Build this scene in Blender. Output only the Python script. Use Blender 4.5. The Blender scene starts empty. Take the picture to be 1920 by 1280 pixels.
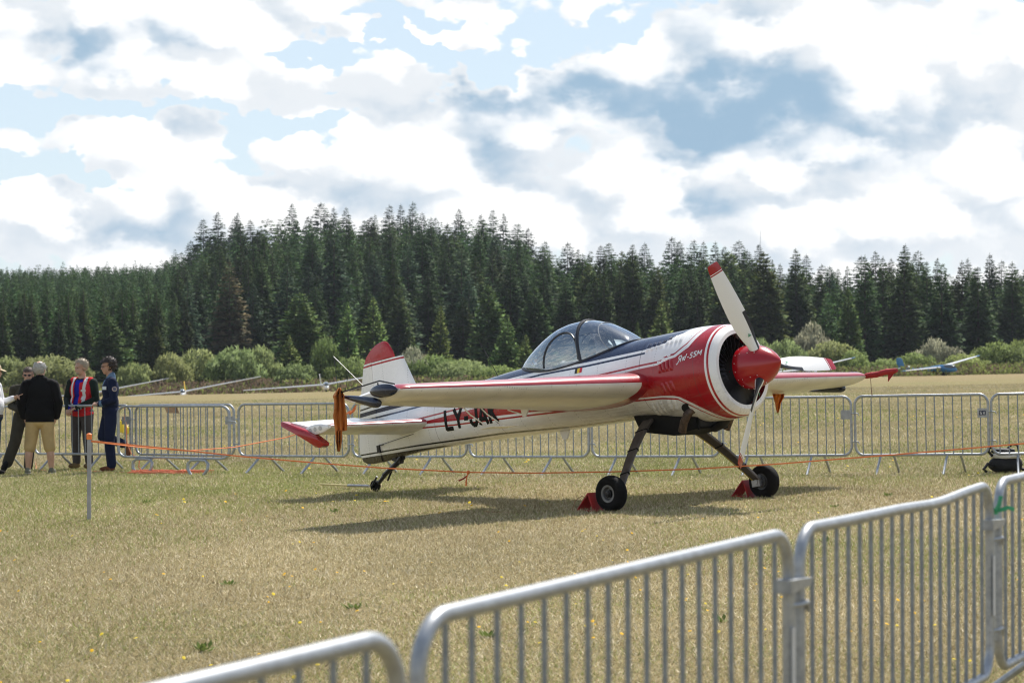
import bpy, bmesh, math, random
import numpy as np
from mathutils import Vector, Matrix
random.seed(7); RNG = np.random.default_rng(11)
PI = math.pi
scene = bpy.context.scene
COL = scene.collection

# ------------------------------------------------------------------ camera
HC = 1.68            # eye height above the grass at the camera
SLOPE = 0.0215       # the airfield rises gently to the right
FPX = 4100.0         # focal length in pixels of a 1920 wide frame
cam_d = bpy.data.cameras.new("camera")
cam_d.sensor_width = 36.0
cam_d.lens = 36.0 * FPX / 1920.0
cam_d.clip_start = 0.1
cam_d.clip_end = 20000.0
cam_d.dof.use_dof = True
cam_d.dof.focus_distance = 25.0
cam_d.dof.aperture_fstop = 4.2
cam = bpy.data.objects.new("camera", cam_d)
cam.location = (0, 0, HC)
cam.rotation_euler = (PI / 2 + math.atan(40.0 / FPX), 0, 0)
COL.objects.link(cam)
scene.camera = cam

# ------------------------------------------------------------------ sun and sky
SUN_EL = math.radians(55.0)
SUN_AZ = math.radians(24.0)        # clockwise from the view direction (+Y)
world = bpy.data.worlds.new("World")
scene.world = world
world.use_nodes = True
world.cycles.sampling_method = 'MANUAL'; world.cycles.sample_map_resolution = 512
sun_d = bpy.data.lights.new("sun", 'SUN')
sun_d.energy = 5.0
sun_d.angle = math.radians(0.53)
sun_d.color = (1.0, 0.955, 0.88)
sun = bpy.data.objects.new("sun", sun_d)
sdir = Vector((math.sin(SUN_AZ) * math.cos(SUN_EL), math.cos(SUN_AZ) * math.cos(SUN_EL), math.sin(SUN_EL)))
sun.rotation_euler = sdir.to_track_quat('Z', 'Y').to_euler()
sun.location = (10, 20, 40)
COL.objects.link(sun)
scene.view_settings.view_transform = 'Standard'
scene.view_settings.look = 'None'
scene.view_settings.exposure = 0.5
scene.view_settings.gamma = 1.0
scene.view_settings.use_curve_mapping = False
scene.cycles.filter_width = 1.15
scene.cycles.max_bounces = 8
scene.cycles.transparent_max_bounces = 16
scene.cycles.volume_bounces = 0

class NT:
    """small node-tree helper"""
    def __init__(s, tree):
        s.t = tree; s.n = tree.nodes; s.l = tree.links
    def node(s, typ, **kw):
        nd = s.n.new(typ)
        for k, v in kw.items(): setattr(nd, k, v)
        return nd
    def put(s, sock, v):
        if isinstance(v, bpy.types.NodeSocket): s.l.new(v, sock)
        elif v is not None: sock.default_value = v
    def math(s, op, a, b=None, c=None, clamp=False):
        nd = s.node('ShaderNodeMath', operation=op, use_clamp=clamp)
        s.put(nd.inputs[0], a); s.put(nd.inputs[1], b)
        if c is not None: s.put(nd.inputs[2], c)
        return nd.outputs[0]
    def mix(s, f, a, b):
        nd = s.node('ShaderNodeMix', data_type='RGBA')
        s.put(nd.inputs[0], f); s.put(nd.inputs[6], a); s.put(nd.inputs[7], b)
        return nd.outputs[2]
    def smooth(s, v, lo, hi, a=0.0, b=1.0):
        nd = s.node('ShaderNodeMapRange', interpolation_type='SMOOTHSTEP')
        s.put(nd.inputs[0], v); s.put(nd.inputs[1], lo); s.put(nd.inputs[2], hi)
        s.put(nd.inputs[3], a); s.put(nd.inputs[4], b)
        return nd.outputs[0]
    def noise(s, vec, scale, detail=4.0, rough=0.55, dist=0.0):
        nd = s.node('ShaderNodeTexNoise')
        s.put(nd.inputs['Vector'], vec)
        nd.inputs['Scale'].default_value = scale
        nd.inputs['Detail'].default_value = detail
        nd.inputs['Roughness'].default_value = rough
        nd.inputs['Distortion'].default_value = dist
        return nd.outputs['Fac']
    def vscale(s, vec, xyz):
        nd = s.node('ShaderNodeMapping')
        s.put(nd.inputs['Vector'], vec); nd.inputs['Scale'].default_value = xyz
        return nd.outputs[0]

def rgba(c): return (c[0], c[1], c[2], 1.0)

def build_world():
    k = NT(world.node_tree); k.n.clear()
    out = k.node('ShaderNodeOutputWorld'); bg = k.node('ShaderNodeBackground')
    k.l.new(bg.outputs[0], out.inputs[0])
    sky = k.node('ShaderNodeTexSky', sky_type='NISHITA')
    sky.sun_disc = False; sky.sun_elevation = SUN_EL; sky.sun_rotation = SUN_AZ
    sky.altitude = 500; sky.air_density = 1.0; sky.dust_density = 1.2; sky.ozone_density = 1.0
    bg.inputs['Strength'].default_value = SKY_STRENGTH
    tc = k.node('ShaderNodeTexCoord'); d = tc.outputs['Generated']
    sp = k.node('ShaderNodeSeparateXYZ'); k.l.new(d, sp.inputs[0])
    az = k.math('ARCTAN2', sp.outputs[0], sp.outputs[1])
    el = k.math('ARCSINE', sp.outputs[2])
    p0 = k.node('ShaderNodeCombineXYZ'); k.l.new(az, p0.inputs[0]); k.l.new(k.math('MULTIPLY', el, 1.6), p0.inputs[1]); P0 = p0.outputs[0]
    def noise2(vec, sc, det, ro):
        nd = k.node('ShaderNodeTexNoise', noise_dimensions='2D'); k.l.new(vec, nd.inputs['Vector'])
        nd.inputs['Scale'].default_value = sc; nd.inputs['Detail'].default_value = det; nd.inputs['Roughness'].default_value = ro; return nd
    # ragged cloud edges: the coordinates of the big masses are pushed about by noise
    ws = k.node('ShaderNodeSeparateColor'); k.l.new(noise2(P0, 14.0, 4.5, 0.6).outputs['Color'], ws.inputs[0])
    az2 = k.math('MULTIPLY_ADD', k.math('SUBTRACT', ws.outputs[0], 0.5), 0.11, az)
    el2 = k.math('MULTIPLY_ADD', k.math('SUBTRACT', ws.outputs[1], 0.5), 0.060, el)
    cv = k.node('ShaderNodeCombineXYZ'); k.l.new(az2, cv.inputs[0]); k.l.new(el2, cv.inputs[1])
    def blob(acc, u, v, ru, rv, w):
        a0 = math.atan((u - 960) / FPX); e0 = math.atan((680 - v) / FPX); su, sv = FPX / ru, FPX / rv
        m1 = k.node('ShaderNodeVectorMath', operation='MULTIPLY_ADD'); k.l.new(cv.outputs[0], m1.inputs[0])
        m1.inputs[1].default_value = (su, sv, 0); m1.inputs[2].default_value = (-a0 * su, -e0 * sv, 0)
        m2 = k.node('ShaderNodeVectorMath', operation='DOT_PRODUCT'); k.l.new(m1.outputs[0], m2.inputs[0]); k.l.new(m1.outputs[0], m2.inputs[1])
        return k.math('MULTIPLY_ADD', k.math('POWER', 0.36788, m2.outputs['Value']), w, acc)
    def total(lst, base):
        acc = base
        for b in lst: acc = blob(acc, *b)
        return acc
    f1 = noise2(P0, 9.0, 5.0, 0.55).outputs['Fac']
    # rounded cauliflower lumps
    nc = noise2(P0, 30.0, 4.0, 0.6); wv = k.node('ShaderNodeVectorMath', operation='MULTIPLY_ADD')
    k.l.new(nc.outputs['Color'], wv.inputs[0]); wv.inputs[1].default_value = (0.030, 0.030, 0); k.l.new(P0, wv.inputs[2])
    ofs = k.node('ShaderNodeVectorMath', operation='ADD'); k.l.new(wv.outputs[0], ofs.inputs[0]); ofs.inputs[1].default_value = (0.007, 0.016, 0)
    def vor(sc, sm, vec=None):
        nd = k.node('ShaderNodeTexVoronoi', feature='SMOOTH_F1', voronoi_dimensions='2D'); k.l.new(vec or wv.outputs[0], nd.inputs['Vector'])
        nd.inputs['Scale'].default_value = sc; nd.inputs['Smoothness'].default_value = sm
        return nd.outputs['Distance']
    va = vor(21.0, 0.35); v1 = k.math('ADD', k.math('MULTIPLY', va, 0.62), k.math('MULTIPLY', vor(58.0, 0.3), 0.38))
    relief = k.math('SUBTRACT', va, vor(21.0, 0.35, ofs.outputs[0]))   # the side of each lump turned from the sun
    f2 = nc.outputs['Fac']
    lumps = k.math('MULTIPLY', k.math('SUBTRACT', 0.36, v1), 1.5)
    low = k.smooth(el, 0.40, 0.04, -0.22, 0.36)
    cover = total(CLOUD_COVER, k.math('ADD', k.math('MULTIPLY_ADD', k.math('SUBTRACT', f1, 0.46), 1.8, low), lumps))
    alpha = k.smooth(cover, 0.0, 0.20)
    depth = k.smooth(cover, 0.10, 0.75)
    dark = total(CLOUD_DARK, k.math('MULTIPLY_ADD', k.math('SUBTRACT', f2, 0.5), 0.8, k.math('MULTIPLY_ADD', relief, 0.8, k.math('MULTIPLY', lumps, -0.6))))
    shade = k.math('MULTIPLY', k.smooth(dark, -0.12, 1.10), depth)
    lit = k.mix(k.smooth(k.math('MULTIPLY_ADD', relief, 1.5, k.math('MULTIPLY', lumps, -0.55)), -0.12, 0.38), rgba(CLOUD_LIT), rgba(CLOUD_LIT2))
    cloud = k.mix(shade, lit, rgba(CLOUD_SHADE))
    # thin high veil that whitens the blue
    veil = k.mix(k.smooth(el, 0.6, 0.08, 0.15, VEIL), sky.outputs[0], rgba(VEIL_COL))
    col = k.mix(alpha, veil, cloud)
    # below the horizon: the ground hides it
    k.l.new(col, bg.inputs['Color'])

SKY_STRENGTH = 0.10
CLOUD_LIT = (7.9, 7.9, 7.9); CLOUD_LIT2 = (6.0, 6.3, 6.6); CLOUD_SHADE = (2.5, 3.65, 4.8)
VEIL = 0.72; VEIL_COL = (5.0, 5.9, 6.6)
#   px u, v, radius u, radius v, weight : where the masses stand in the sky
CLOUD_COVER = [(390, 40, 340, 80, 0.95), (735, 72, 45, 14, 1.1), (868, 72, 40, 16, 1.1), (600, 185, 360, 22, 0.75), (790, 240, 170, 60, 0.7), (230, 268, 130, 30, 0.55),
    (250, 440, 360, 55, 0.8), (640, 350, 280, 60, 0.8), (1330, 200, 300, 95, 1.1), (1650, 140, 260, 130, 0.9), (1870, 230, 120, 140, 0.9),
    (1400, 370, 460, 70, 0.8), (1750, 400, 250, 80, 0.6), (1030, 150, 100, 70, 0.7), (1280, 40, 130, 50, 0.6),
    (845, 85, 150, 60, -1.15), (1085, 40, 40, 40, -0.5), (120, 215, 190, 24, -0.9), (470, 228, 130, 20, -0.8), (90, 335, 240, 26, -1.0), (560, 140, 120, 20, -0.6), (420, 275, 60, 30, -0.5)]
CLOUD_DARK = [(1400, 215, 290, 85, 0.95), (1290, 180, 130, 70, 0.45), (1030, 165, 110, 70, 0.85), (140, 100, 140, 40, 0.6), (300, 110, 140, 40, 0.35),
    (1860, 60, 70, 60, 0.5), (1330, 395, 150, 30, 0.45), (960, 320, 110, 60, 0.35), (1290, 40, 130, 60, 0.35), (260, 440, 160, 40, 0.25), (1060, 420, 90, 60, 0.25),
    (600, 180, 330, 40, -0.5), (1600, 130, 150, 80, -0.6), (1880, 240, 90, 110, -0.45), (1250, 325, 360, 26, -0.5)]
build_world()

# ------------------------------------------------------------------ materials
MATS = {}
def material(name, col, rough=0.5, metal=0.0, coat=0.0, spec=0.5, var=0.0, vscale=6.0, bump=0.0, bscale=40.0, col2=None):
    if name in MATS: return MATS[name]
    m = bpy.data.materials.new(name); m.use_nodes = True
    k = NT(m.node_tree); b = m.node_tree.nodes['Principled BSDF']
    b.inputs['Roughness'].default_value = rough; b.inputs['Metallic'].default_value = metal
    b.inputs['Coat Weight'].default_value = coat; b.inputs['Coat Roughness'].default_value = 0.06
    b.inputs['Specular IOR Level'].default_value = spec
    b.inputs['Base Color'].default_value = rgba(col)
    tc = k.node('ShaderNodeTexCoord')
    if var > 0 or col2 is not None:
        n = k.noise(tc.outputs['Object'], vscale, 6.0, 0.62)
        c2 = col2 if col2 is not None else tuple(x * (1 - var) for x in col)
        k.l.new(k.mix(k.smooth(n, 0.32, 0.68), rgba(col), rgba(c2)), b.inputs['Base Color'])
        k.l.new(k.math('MULTIPLY_ADD', n, 0.18, max(rough - 0.09, 0.02)), b.inputs['Roughness'])
    if bump > 0:
        nb = k.noise(tc.outputs['Object'], bscale, 5.0, 0.6)
        bp = k.node('ShaderNodeBump'); bp.inputs['Strength'].default_value = bump; bp.inputs['Distance'].default_value = 0.02
        k.l.new(nb, bp.inputs['Height']); k.l.new(bp.outputs[0], b.inputs['Normal'])
    MATS[name] = m
    return m

# ------------------------------------------------------------------ mesh helper
class MB:
    def __init__(s): s.v = []; s.f = []; s.m = []; s.cur = 0
    def add(s, vs, fs):
        o = len(s.v); s.v.extend([tuple(map(float, p)) for p in vs]); s.f.extend([tuple(i + o for i in f) for f in fs]); s.m.extend([s.cur] * len(fs)); return s
    def box(s, c, size, rot=None):
        c = Vector(c); h = [x / 2 for x in size]
        vs = [Vector((x * h[0], y * h[1], z * h[2])) for x in (-1, 1) for y in (-1, 1) for z in (-1, 1)]
        if rot is not None: vs = [rot @ p for p in vs]
        return s.add([p + c for p in vs], [(0, 1, 3, 2), (4, 6, 7, 5), (0, 4, 5, 1), (2, 3, 7, 6), (0, 2, 6, 4), (1, 5, 7, 3)])
    def tube(s, pts, r, seg=10, caps=True, flat=None):
        """tube along pts; r a number or list; flat=(a,b) ellipse factors"""
        pts = [Vector(p) for p in pts]; n = len(pts)
        rs = [r] * n if not hasattr(r, '__len__') else r
        t0 = (pts[1] - pts[0]).normalized()
        up = Vector((0, 0, 1)) if abs(t0.z) < 0.9 else Vector((1, 0, 0))
        nx = t0.cross(up).normalized(); vs = []; pt = t0
        for i, p in enumerate(pts):
            t = (pts[min(i + 1, n - 1)] - pts[max(i - 1, 0)]).normalized()
            nx = (nx - t * nx.dot(t)).normalized(); ny = t.cross(nx)
            fa, fb = flat if flat else (1, 1)
            for j in range(seg):
                a = 2 * PI * j / seg
                vs.append(p + nx * math.cos(a) * rs[i] * fa + ny * math.sin(a) * rs[i] * fb)
        fs = []
        for i in range(n - 1):
            for j in range(seg):
                k = (j + 1) % seg
                fs.append((i * seg + j, i * seg + k, (i + 1) * seg + k, (i + 1) * seg + j))
        if caps:
            fs.append(tuple(range(seg - 1, -1, -1))); fs.append(tuple((n - 1) * seg + j for j in range(seg)))
        return s.add(vs, fs)
    def rings(s, rings, closed=True, cap0=False, cap1=False):
        n = len(rings); m = len(rings[0]); vs = [p for r in rings for p in r]; fs = []
        for i in range(n - 1):
            for j in range(m if closed else m - 1):
                k = (j + 1) % m
                fs.append((i * m + j, i * m + k, (i + 1) * m + k, (i + 1) * m + j))
        if cap0: fs.append(tuple(range(m - 1, -1, -1)))
        if cap1: fs.append(tuple((n - 1) * m + j for j in range(m)))
        return s.add(vs, fs)
    def lathe(s, prof, origin=(0, 0, 0), axis=(1, 0, 0), seg=32):
        """prof: list of (along, radius)"""
        o = Vector(origin); ax = Vector(axis).normalized()
        up = Vector((0, 0, 1)) if abs(ax.z) < 0.9 else Vector((1, 0, 0))
        e1 = ax.cross(up).normalized(); e2 = ax.cross(e1)
        return s.rings([[o + ax * a + (e1 * math.cos(2 * PI * j / seg) + e2 * math.sin(2 * PI * j / seg)) * max(r, 1e-4) for j in range(seg)] for a, r in prof])
    def ell(s, c, r, rot=None, seg=14, ring=9):
        c = Vector(c); rows = []
        for i in range(ring + 1):
            th = PI * i / ring; rr = max(math.sin(th), 1e-3)
            row = []
            for j in range(seg):
                a = 2 * PI * j / seg
                p = Vector((math.cos(a) * rr * r[0], math.sin(a) * rr * r[1], math.cos(th) * r[2]))
                if rot is not None: p = rot @ p
                row.append(c + p)
            rows.append(row)
        return s.rings(rows)
    def prism(s, poly, d):
        """poly: 3D points of a planar outline, d: extrusion vector"""
        n = len(poly); a = [Vector(p) for p in poly]; b = [p + Vector(d) for p in a]
        fs = [tuple(range(n - 1, -1, -1)), tuple(range(n, 2 * n))] + [(i, (i + 1) % n, n + (i + 1) % n, n + i) for i in range(n)]
        return s.add(a + b, fs)
    def mesh(s, name, mats, smooth=True, angle=40):
        me = bpy.data.meshes.new(name); me.from_pydata(s.v, [], s.f)
        mats = mats if isinstance(mats, (list, tuple)) else [mats]
        for m in mats: me.materials.append(m)
        if len(mats) > 1: me.polygons.foreach_set('material_index', s.m)
        bm = bmesh.new(); bm.from_mesh(me); bmesh.ops.recalc_face_normals(bm, faces=bm.faces); bm.to_mesh(me); bm.free()
        if smooth:
            me.polygons.foreach_set('use_smooth', [True] * len(me.polygons))
            me.set_sharp_from_angle(angle=math.radians(angle))
        me.update(); return me
    def build(s, name, mats, parent=None, smooth=True, angle=40, loc=None):
        return link(name, s.mesh(name, mats, smooth, angle), parent, loc)

def link(name, data, parent=None, loc=None):
    o = bpy.data.objects.new(name, data); COL.objects.link(o)
    if parent is not None: o.parent = parent
    if loc is not None: o.location = loc
    return o
def tag(o, label=None, cat=None, group=None, kind=None):
    if label: o['label'] = label
    if cat: o['category'] = cat
    if group: o['group'] = group
    if kind: o['kind'] = kind
    return o
def thing(name, label, cat, loc=(0, 0, 0), rz=0.0, group=None):
    o = bpy.data.objects.new(name, None); COL.objects.link(o)
    o.empty_display_size = 0.2; o.location = loc; o.rotation_euler = (0, 0, rz)
    return tag(o, label, cat, group)
def copy_tree(o, parent=None):
    c = o.copy(); COL.objects.link(c); c.parent = parent
    for ch in o.children: copy_tree(ch, c)
    return c
def gz(x, y): return terrain(x, y)

# ------------------------------------------------------------------ terrain
SKYLINE = [(-400, 500), (0, 497), (300, 490), (335, 462), (400, 410), (500, 395), (620, 390), (750, 387), (870, 390), (960, 403), (1015, 440),
           (1045, 472), (1130, 445), (1200, 455), (1320, 450), (1420, 462), (1500, 488), (1600, 492), (1690, 470), (1800, 488), (1920, 488), (2400, 495)]
def skyline(u): return float(np.interp(u, [a for a, b in SKYLINE], [b for a, b in SKYLINE]))
def hill_top(u):
    D = float(np.interp(u, [-400, 280, 400, 960, 1060, 2400], [520, 500, 370, 370, 300, 300]))
    H = float(np.interp(u, [-400, 280, 400, 960, 1060, 2400], [9, 9, 11.5, 11.5, 10, 10]))
    G = (680 - skyline(u)) * D / FPX + HC - H
    return D, G, H
_us = np.arange(-2000, 4001, 20.0)
_ht = [hill_top(u) for u in _us]
_D = np.array([h[0] for h in _ht]); _G = np.array([h[1] for h in _ht])
_ker = np.ones(9) / 9
_G = np.convolve(np.pad(_G, 4, 'edge'), _ker, 'valid'); _D = np.convolve(np.pad(_D, 4, 'edge'), _ker, 'valid')
def terrain(x, y):
    x = np.asarray(x, float); y = np.asarray(y, float)
    yy = np.maximum(y, 1.0)
    fade = np.clip(1 - (yy - 170) / 60, 0, 1)
    z = SLOPE * np.clip(x, -60, 60) * fade
    u = 960 + FPX * x / yy
    D = np.interp(u, _us, _D); G = np.interp(u, _us, _G)
    s = np.clip((yy - 195) / (D - 195), 0, 1.0); s = s * s * (3 - 2 * s)
    dip = np.clip((yy - 148) / 9, 0, 1); z = z - .34 * dip * dip * (3 - 2 * dip) * np.clip((6 - x) / 8, 0, 1)     # the ground falls away behind a low crest on the left
    out = z + G * s * (y > 100)
    return float(out) if out.ndim == 0 else out
# ------------------------------------------------------------------ the aerobatic aeroplane
# aircraft axes: X forward, Y to the port side, Z up, origin at the propeller hub
FUS = np.array([
 [-0.30, .455, -.455, 0, .455, 2.0], [-0.345, .505, -.505, 0, .505, 2.0], [-0.42, .533, -.53, 0, .533, 2.0], [-0.58, .552, -.538, 0, .548, 2.0],
 [-0.80, .572, -.525, .01, .548, 2.0], [-1.10, .580, -.475, .02, .535, 2.05], [-1.42, .588, -.40, .03, .505, 2.15], [-1.70, .594, -.345, .04, .485, 2.25],
 [-2.40, .60, -.308, .05, .47, 2.3], [-3.20, .60, -.272, .06, .44, 2.3], [-3.73, .592, -.245, .06, .405, 2.3], [-4.17, .575, -.218, .08, .36, 2.3],
 [-4.95, .525, -.18, .12, .27, 2.3], [-5.77, .46, -.158, .15, .165, 2.3], [-6.30, .44, -.178, .15, .10, 2.2], [-6.57, .43, -.187, .14, .055, 2.0]])
def pchip(x, xs, ys):
    h = np.diff(xs); d = np.diff(ys) / h; m = np.zeros(len(ys)); m[0] = d[0]; m[-1] = d[-1]
    for i in range(1, len(ys) - 1):
        if d[i - 1] * d[i] > 0:
            w1 = 2 * h[i] + h[i - 1]; w2 = h[i] + 2 * h[i - 1]; m[i] = (w1 + w2) / (w1 / d[i - 1] + w2 / d[i])
    i = int(np.clip(np.searchsorted(xs, x) - 1, 0, len(h) - 1)); t = (x - xs[i]) / h[i]
    return float((1 + 2 * t) * (1 - t) ** 2 * ys[i] + t * (1 - t) ** 2 * h[i] * m[i] + t * t * (3 - 2 * t) * ys[i + 1] + t * t * (t - 1) * h[i] * m[i + 1])
_fx = FUS[::-1]
def fus(X): return [pchip(X, _fx[:, 0], _fx[:, k]) for k in range(1, 6)]
def fus_side(X, Z):
    zt, zb, zm, w, n = fus(min(max(X, -6.57), -.3)); h = (zt - zm) if Z > zm else (zm - zb)
    return w * max(1 - min(abs(Z - zm) / h, 1.0) ** n, 0) ** (1 / n)
def fus_top(X, Y):
    zt, zb, zm, w, n = fus(X); return zm + (zt - zm) * max(1 - min(abs(Y) / w, 1.0) ** n, 0) ** (1 / n)
def fus_ring(X, seg=72, grow=0.0):
    zt, zb, zm, w, n = fus(X); r = []
    for j in range(seg):
        a = 2 * PI * j / seg; c, s = math.cos(a), math.sin(a)
        y = (w + grow) * math.copysign(abs(c) ** (2 / n), c)
        z = zm + ((zt - zm) if s > 0 else (zm - zb)) * math.copysign(abs(s) ** (2 / n), s) + grow * s
        r.append((X, y, z))
    return r

RED = (0.37, 0.006, 0.011); NAVY = (0.006, 0.015, 0.050); WHITE = (0.86, 0.85, 0.84); BLACK = (0.012, 0.012, 0.013)

def paint_material():
    m = bpy.data.materials.new("aircraft_paint"); m.use_nodes = True
    k = NT(m.node_tree); b = m.node_tree.nodes['Principled BSDF']
    tc = k.node('ShaderNodeTexCoord'); sp = k.node('ShaderNodeSeparateXYZ'); k.l.new(tc.outputs['Object'], sp.inputs[0])
    X, Z = sp.outputs[0], sp.outputs[2]
    xn = k.math('MULTIPLY_ADD', X, 1 / 7.4, 7.2 / 7.4)
    def curve(pts):
        if len(pts) == 1: return pts[0][1]
        r = k.node('ShaderNodeValToRGB'); r.color_ramp.interpolation = 'LINEAR'; cr = r.color_ramp
        pts = sorted(pts)
        while len(cr.elements) < len(pts): cr.elements.new(0.5)
        for e, (x, z) in zip(cr.elements, pts):
            e.position = (x + 7.2) / 7.4; v = (z + 1) / 3; e.color = (v, v, v, 1)
        k.l.new(xn, r.inputs[0])
        return k.math('MULTIPLY_ADD', r.outputs[0], 3.0, -1.0)
    def above(pts): return k.math('GREATER_THAN', Z, curve(pts))
    def below(pts): return k.math('LESS_THAN', Z, curve(pts))
    def xr(a, b): return k.math('MULTIPLY', k.math('GREATER_THAN', X, a), k.math('LESS_THAN', X, b))
    def both(*a):
        r = a[0]
        for q in a[1:]: r = k.math('MULTIPLY', r, q)
        return r
    n0 = k.noise(tc.outputs['Object'], 3.0, 5.0, 0.6)
    col = k.mix(k.smooth(n0, 0.3, 0.7), rgba(WHITE), rgba((0.80, 0.79, 0.775)))
    def lay(mask, c):
        nonlocal col
        col = k.mix(mask, col, rgba(c))
    nav_lo = [(-7.1, .462), (-5.75, .475), (-3.1, .466), (-2.34, .43), (-1.39, .412), (-1.10, .43), (-1.0, .47), (-.88, .52), (-.80, .62)]
    lay(both(above(nav_lo), xr(-5.66, -.80)), NAVY)
    lay(both(above(nav_lo), below([(-7.1, .515), (-5.6, .535)]), xr(-7.2, -5.65)), NAVY)
    lay(both(above([(-7.1, .542), (-6.3, .572), (-5.6, .60)]), below([(-7.1, .562), (-6.3, .594), (-5.6, .624)]), xr(-7.2, -5.6)), BLACK)
    tn = [(-7.1, .40), (-3.1, .402), (-2.3, .37), (-1.36, .357), (-1.30, .36)]
    lay(both(above(tn), below([(x, z + .024) for x, z in tn]), xr(-7.2, -1.36)), NAVY)
    ru = [(-5.65, .238), (-3.0, .226), (-1.4, .222), (-1.08, .213), (-1.05, .24), (-.93, .26), (-.86, .262), (-.70, .36), (-.60, .52), (-.585, .62)]
    lay(both(above(ru), below([(x, z + .022) for x, z in ru]), xr(-5.6, -.57)), RED)
    mu = [(-5.65, .196), (-3.0, .196), (-1.4, .195), (-1.08, .187), (-1.05, .20), (-.93, .228), (-.84, .232), (-.66, .32), (-.545, .49), (-.52, .62)]
    ml = [(-5.57, .172), (-4.84, .109), (-3.91, .036), (-3.26, -.017), (-2.56, -.07), (-1.7, -.112), (-1.13, -.164), (-.95, -.19), (-.857, -.22), (-.72, -.316), (-.60, -.42), (-.48, -.56)]
    lay(both(below(mu), above(ml), xr(-5.6, -.413)), RED)
    lt = [(-5.61, .139), (-4.85, .069), (-3.92, .004), (-3.27, -.042), (-2.57, -.093), (-1.716, -.127), (-1.14, -.181), (-.904, -.225), (-.756, -.335), (-.64, -.44), (-.53, -.57)]
    lay(both(below(lt), above([(x, z - .02) for x, z in lt]), xr(-5.62, -.45)), RED)
    lay(xr(-.388, -.364), RED)
    bk = [(-7.1, -.02), (-5.77, -.07), (-4.72, -.127), (-4.075, -.16), (-3.467, -.208), (-2.818, -.261), (-2.09, -.297), (-1.6, -.34)]
    lay(both(below(bk), above([(x, z - .02) for x, z in bk]), xr(-7.2, -1.5)), BLACK)
    lay(both(below([(-7.1, -.068), (-6.5, -.095), (-5.82, -.122), (-5.3, -.15), (-5.0, -.20)]), xr(-7.2, -5.0)), (0.045, 0.038, 0.030))
    # fin: red line and red rudder cap
    lay(both(above([(0, 1.102)]), below([(0, 1.126)])), RED)
    lay(above([(0, 1.148)]), RED)
    # grime on the belly behind the engine, streaked along the airflow
    st = k.noise(k.vscale(tc.outputs['Object'], (1.2, 9, 9)), 2.5, 6.0, 0.65)
    grime = k.math('MULTIPLY', k.smooth(st, 0.45, 0.75), k.smooth(Z, 0.0, -0.32))
    col = k.mix(k.math('MULTIPLY', grime, 0.35), col, rgba((0.22, 0.18, 0.13)))
    # rivet rows on the frames, soot behind the exhaust
    fx = k.math('LESS_THAN', k.math('ABSOLUTE', k.math('SUBTRACT', k.math('FRACT', k.math('MULTIPLY', X, 1 / .47)), .5)), .010); fz = k.math('LESS_THAN', k.math('FRACT', k.math('MULTIPLY', Z, 1 / .032)), .42)
    col = k.mix(k.math('MULTIPLY', k.math('MULTIPLY', fx, fz), .40), col, rgba((.06, .05, .045)))
    s2 = k.noise(k.vscale(tc.outputs['Object'], (.7, 10, 14)), 2.0, 6.0, .7)
    soot = k.math('MULTIPLY', k.math('MULTIPLY', k.smooth(X, -4.2, -1.1), k.smooth(Z, -.12, -.30)), k.math('MULTIPLY', k.smooth(X, -.85, -1.1), k.smooth(s2, .40, .72)))
    col = k.mix(k.math('MULTIPLY', soot, .45), col, rgba((.07, .055, .04)))
    # panel joints
    for px in (-1.42, -0.565, -3.95, -5.25):
        col = k.mix(k.math('MULTIPLY', k.math('COMPARE', X, px, 0.003), 0.7), col, rgba((0.05, 0.045, 0.04)))
    k.l.new(col, b.inputs['Base Color'])
    b.inputs['Roughness'].default_value = 0.28
    k.l.new(k.math('MULTIPLY_ADD', n0, 0.22, 0.16), b.inputs['Roughness'])
    b.inputs['Coat Weight'].default_value = 0.45; b.inputs['Coat Roughness'].default_value = 0.05; b.inputs['Specular IOR Level'].default_value = .35
    nb = k.noise(tc.outputs['Object'], 2.2, 3.0, 0.5)
    bp = k.node('ShaderNodeBump'); bp.inputs['Strength'].default_value = 0.10; bp.inputs['Distance'].default_value = 0.03
    k.l.new(nb, bp.inputs['Height']); k.l.new(bp.outputs[0], b.inputs['Normal'])
    return m

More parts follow.
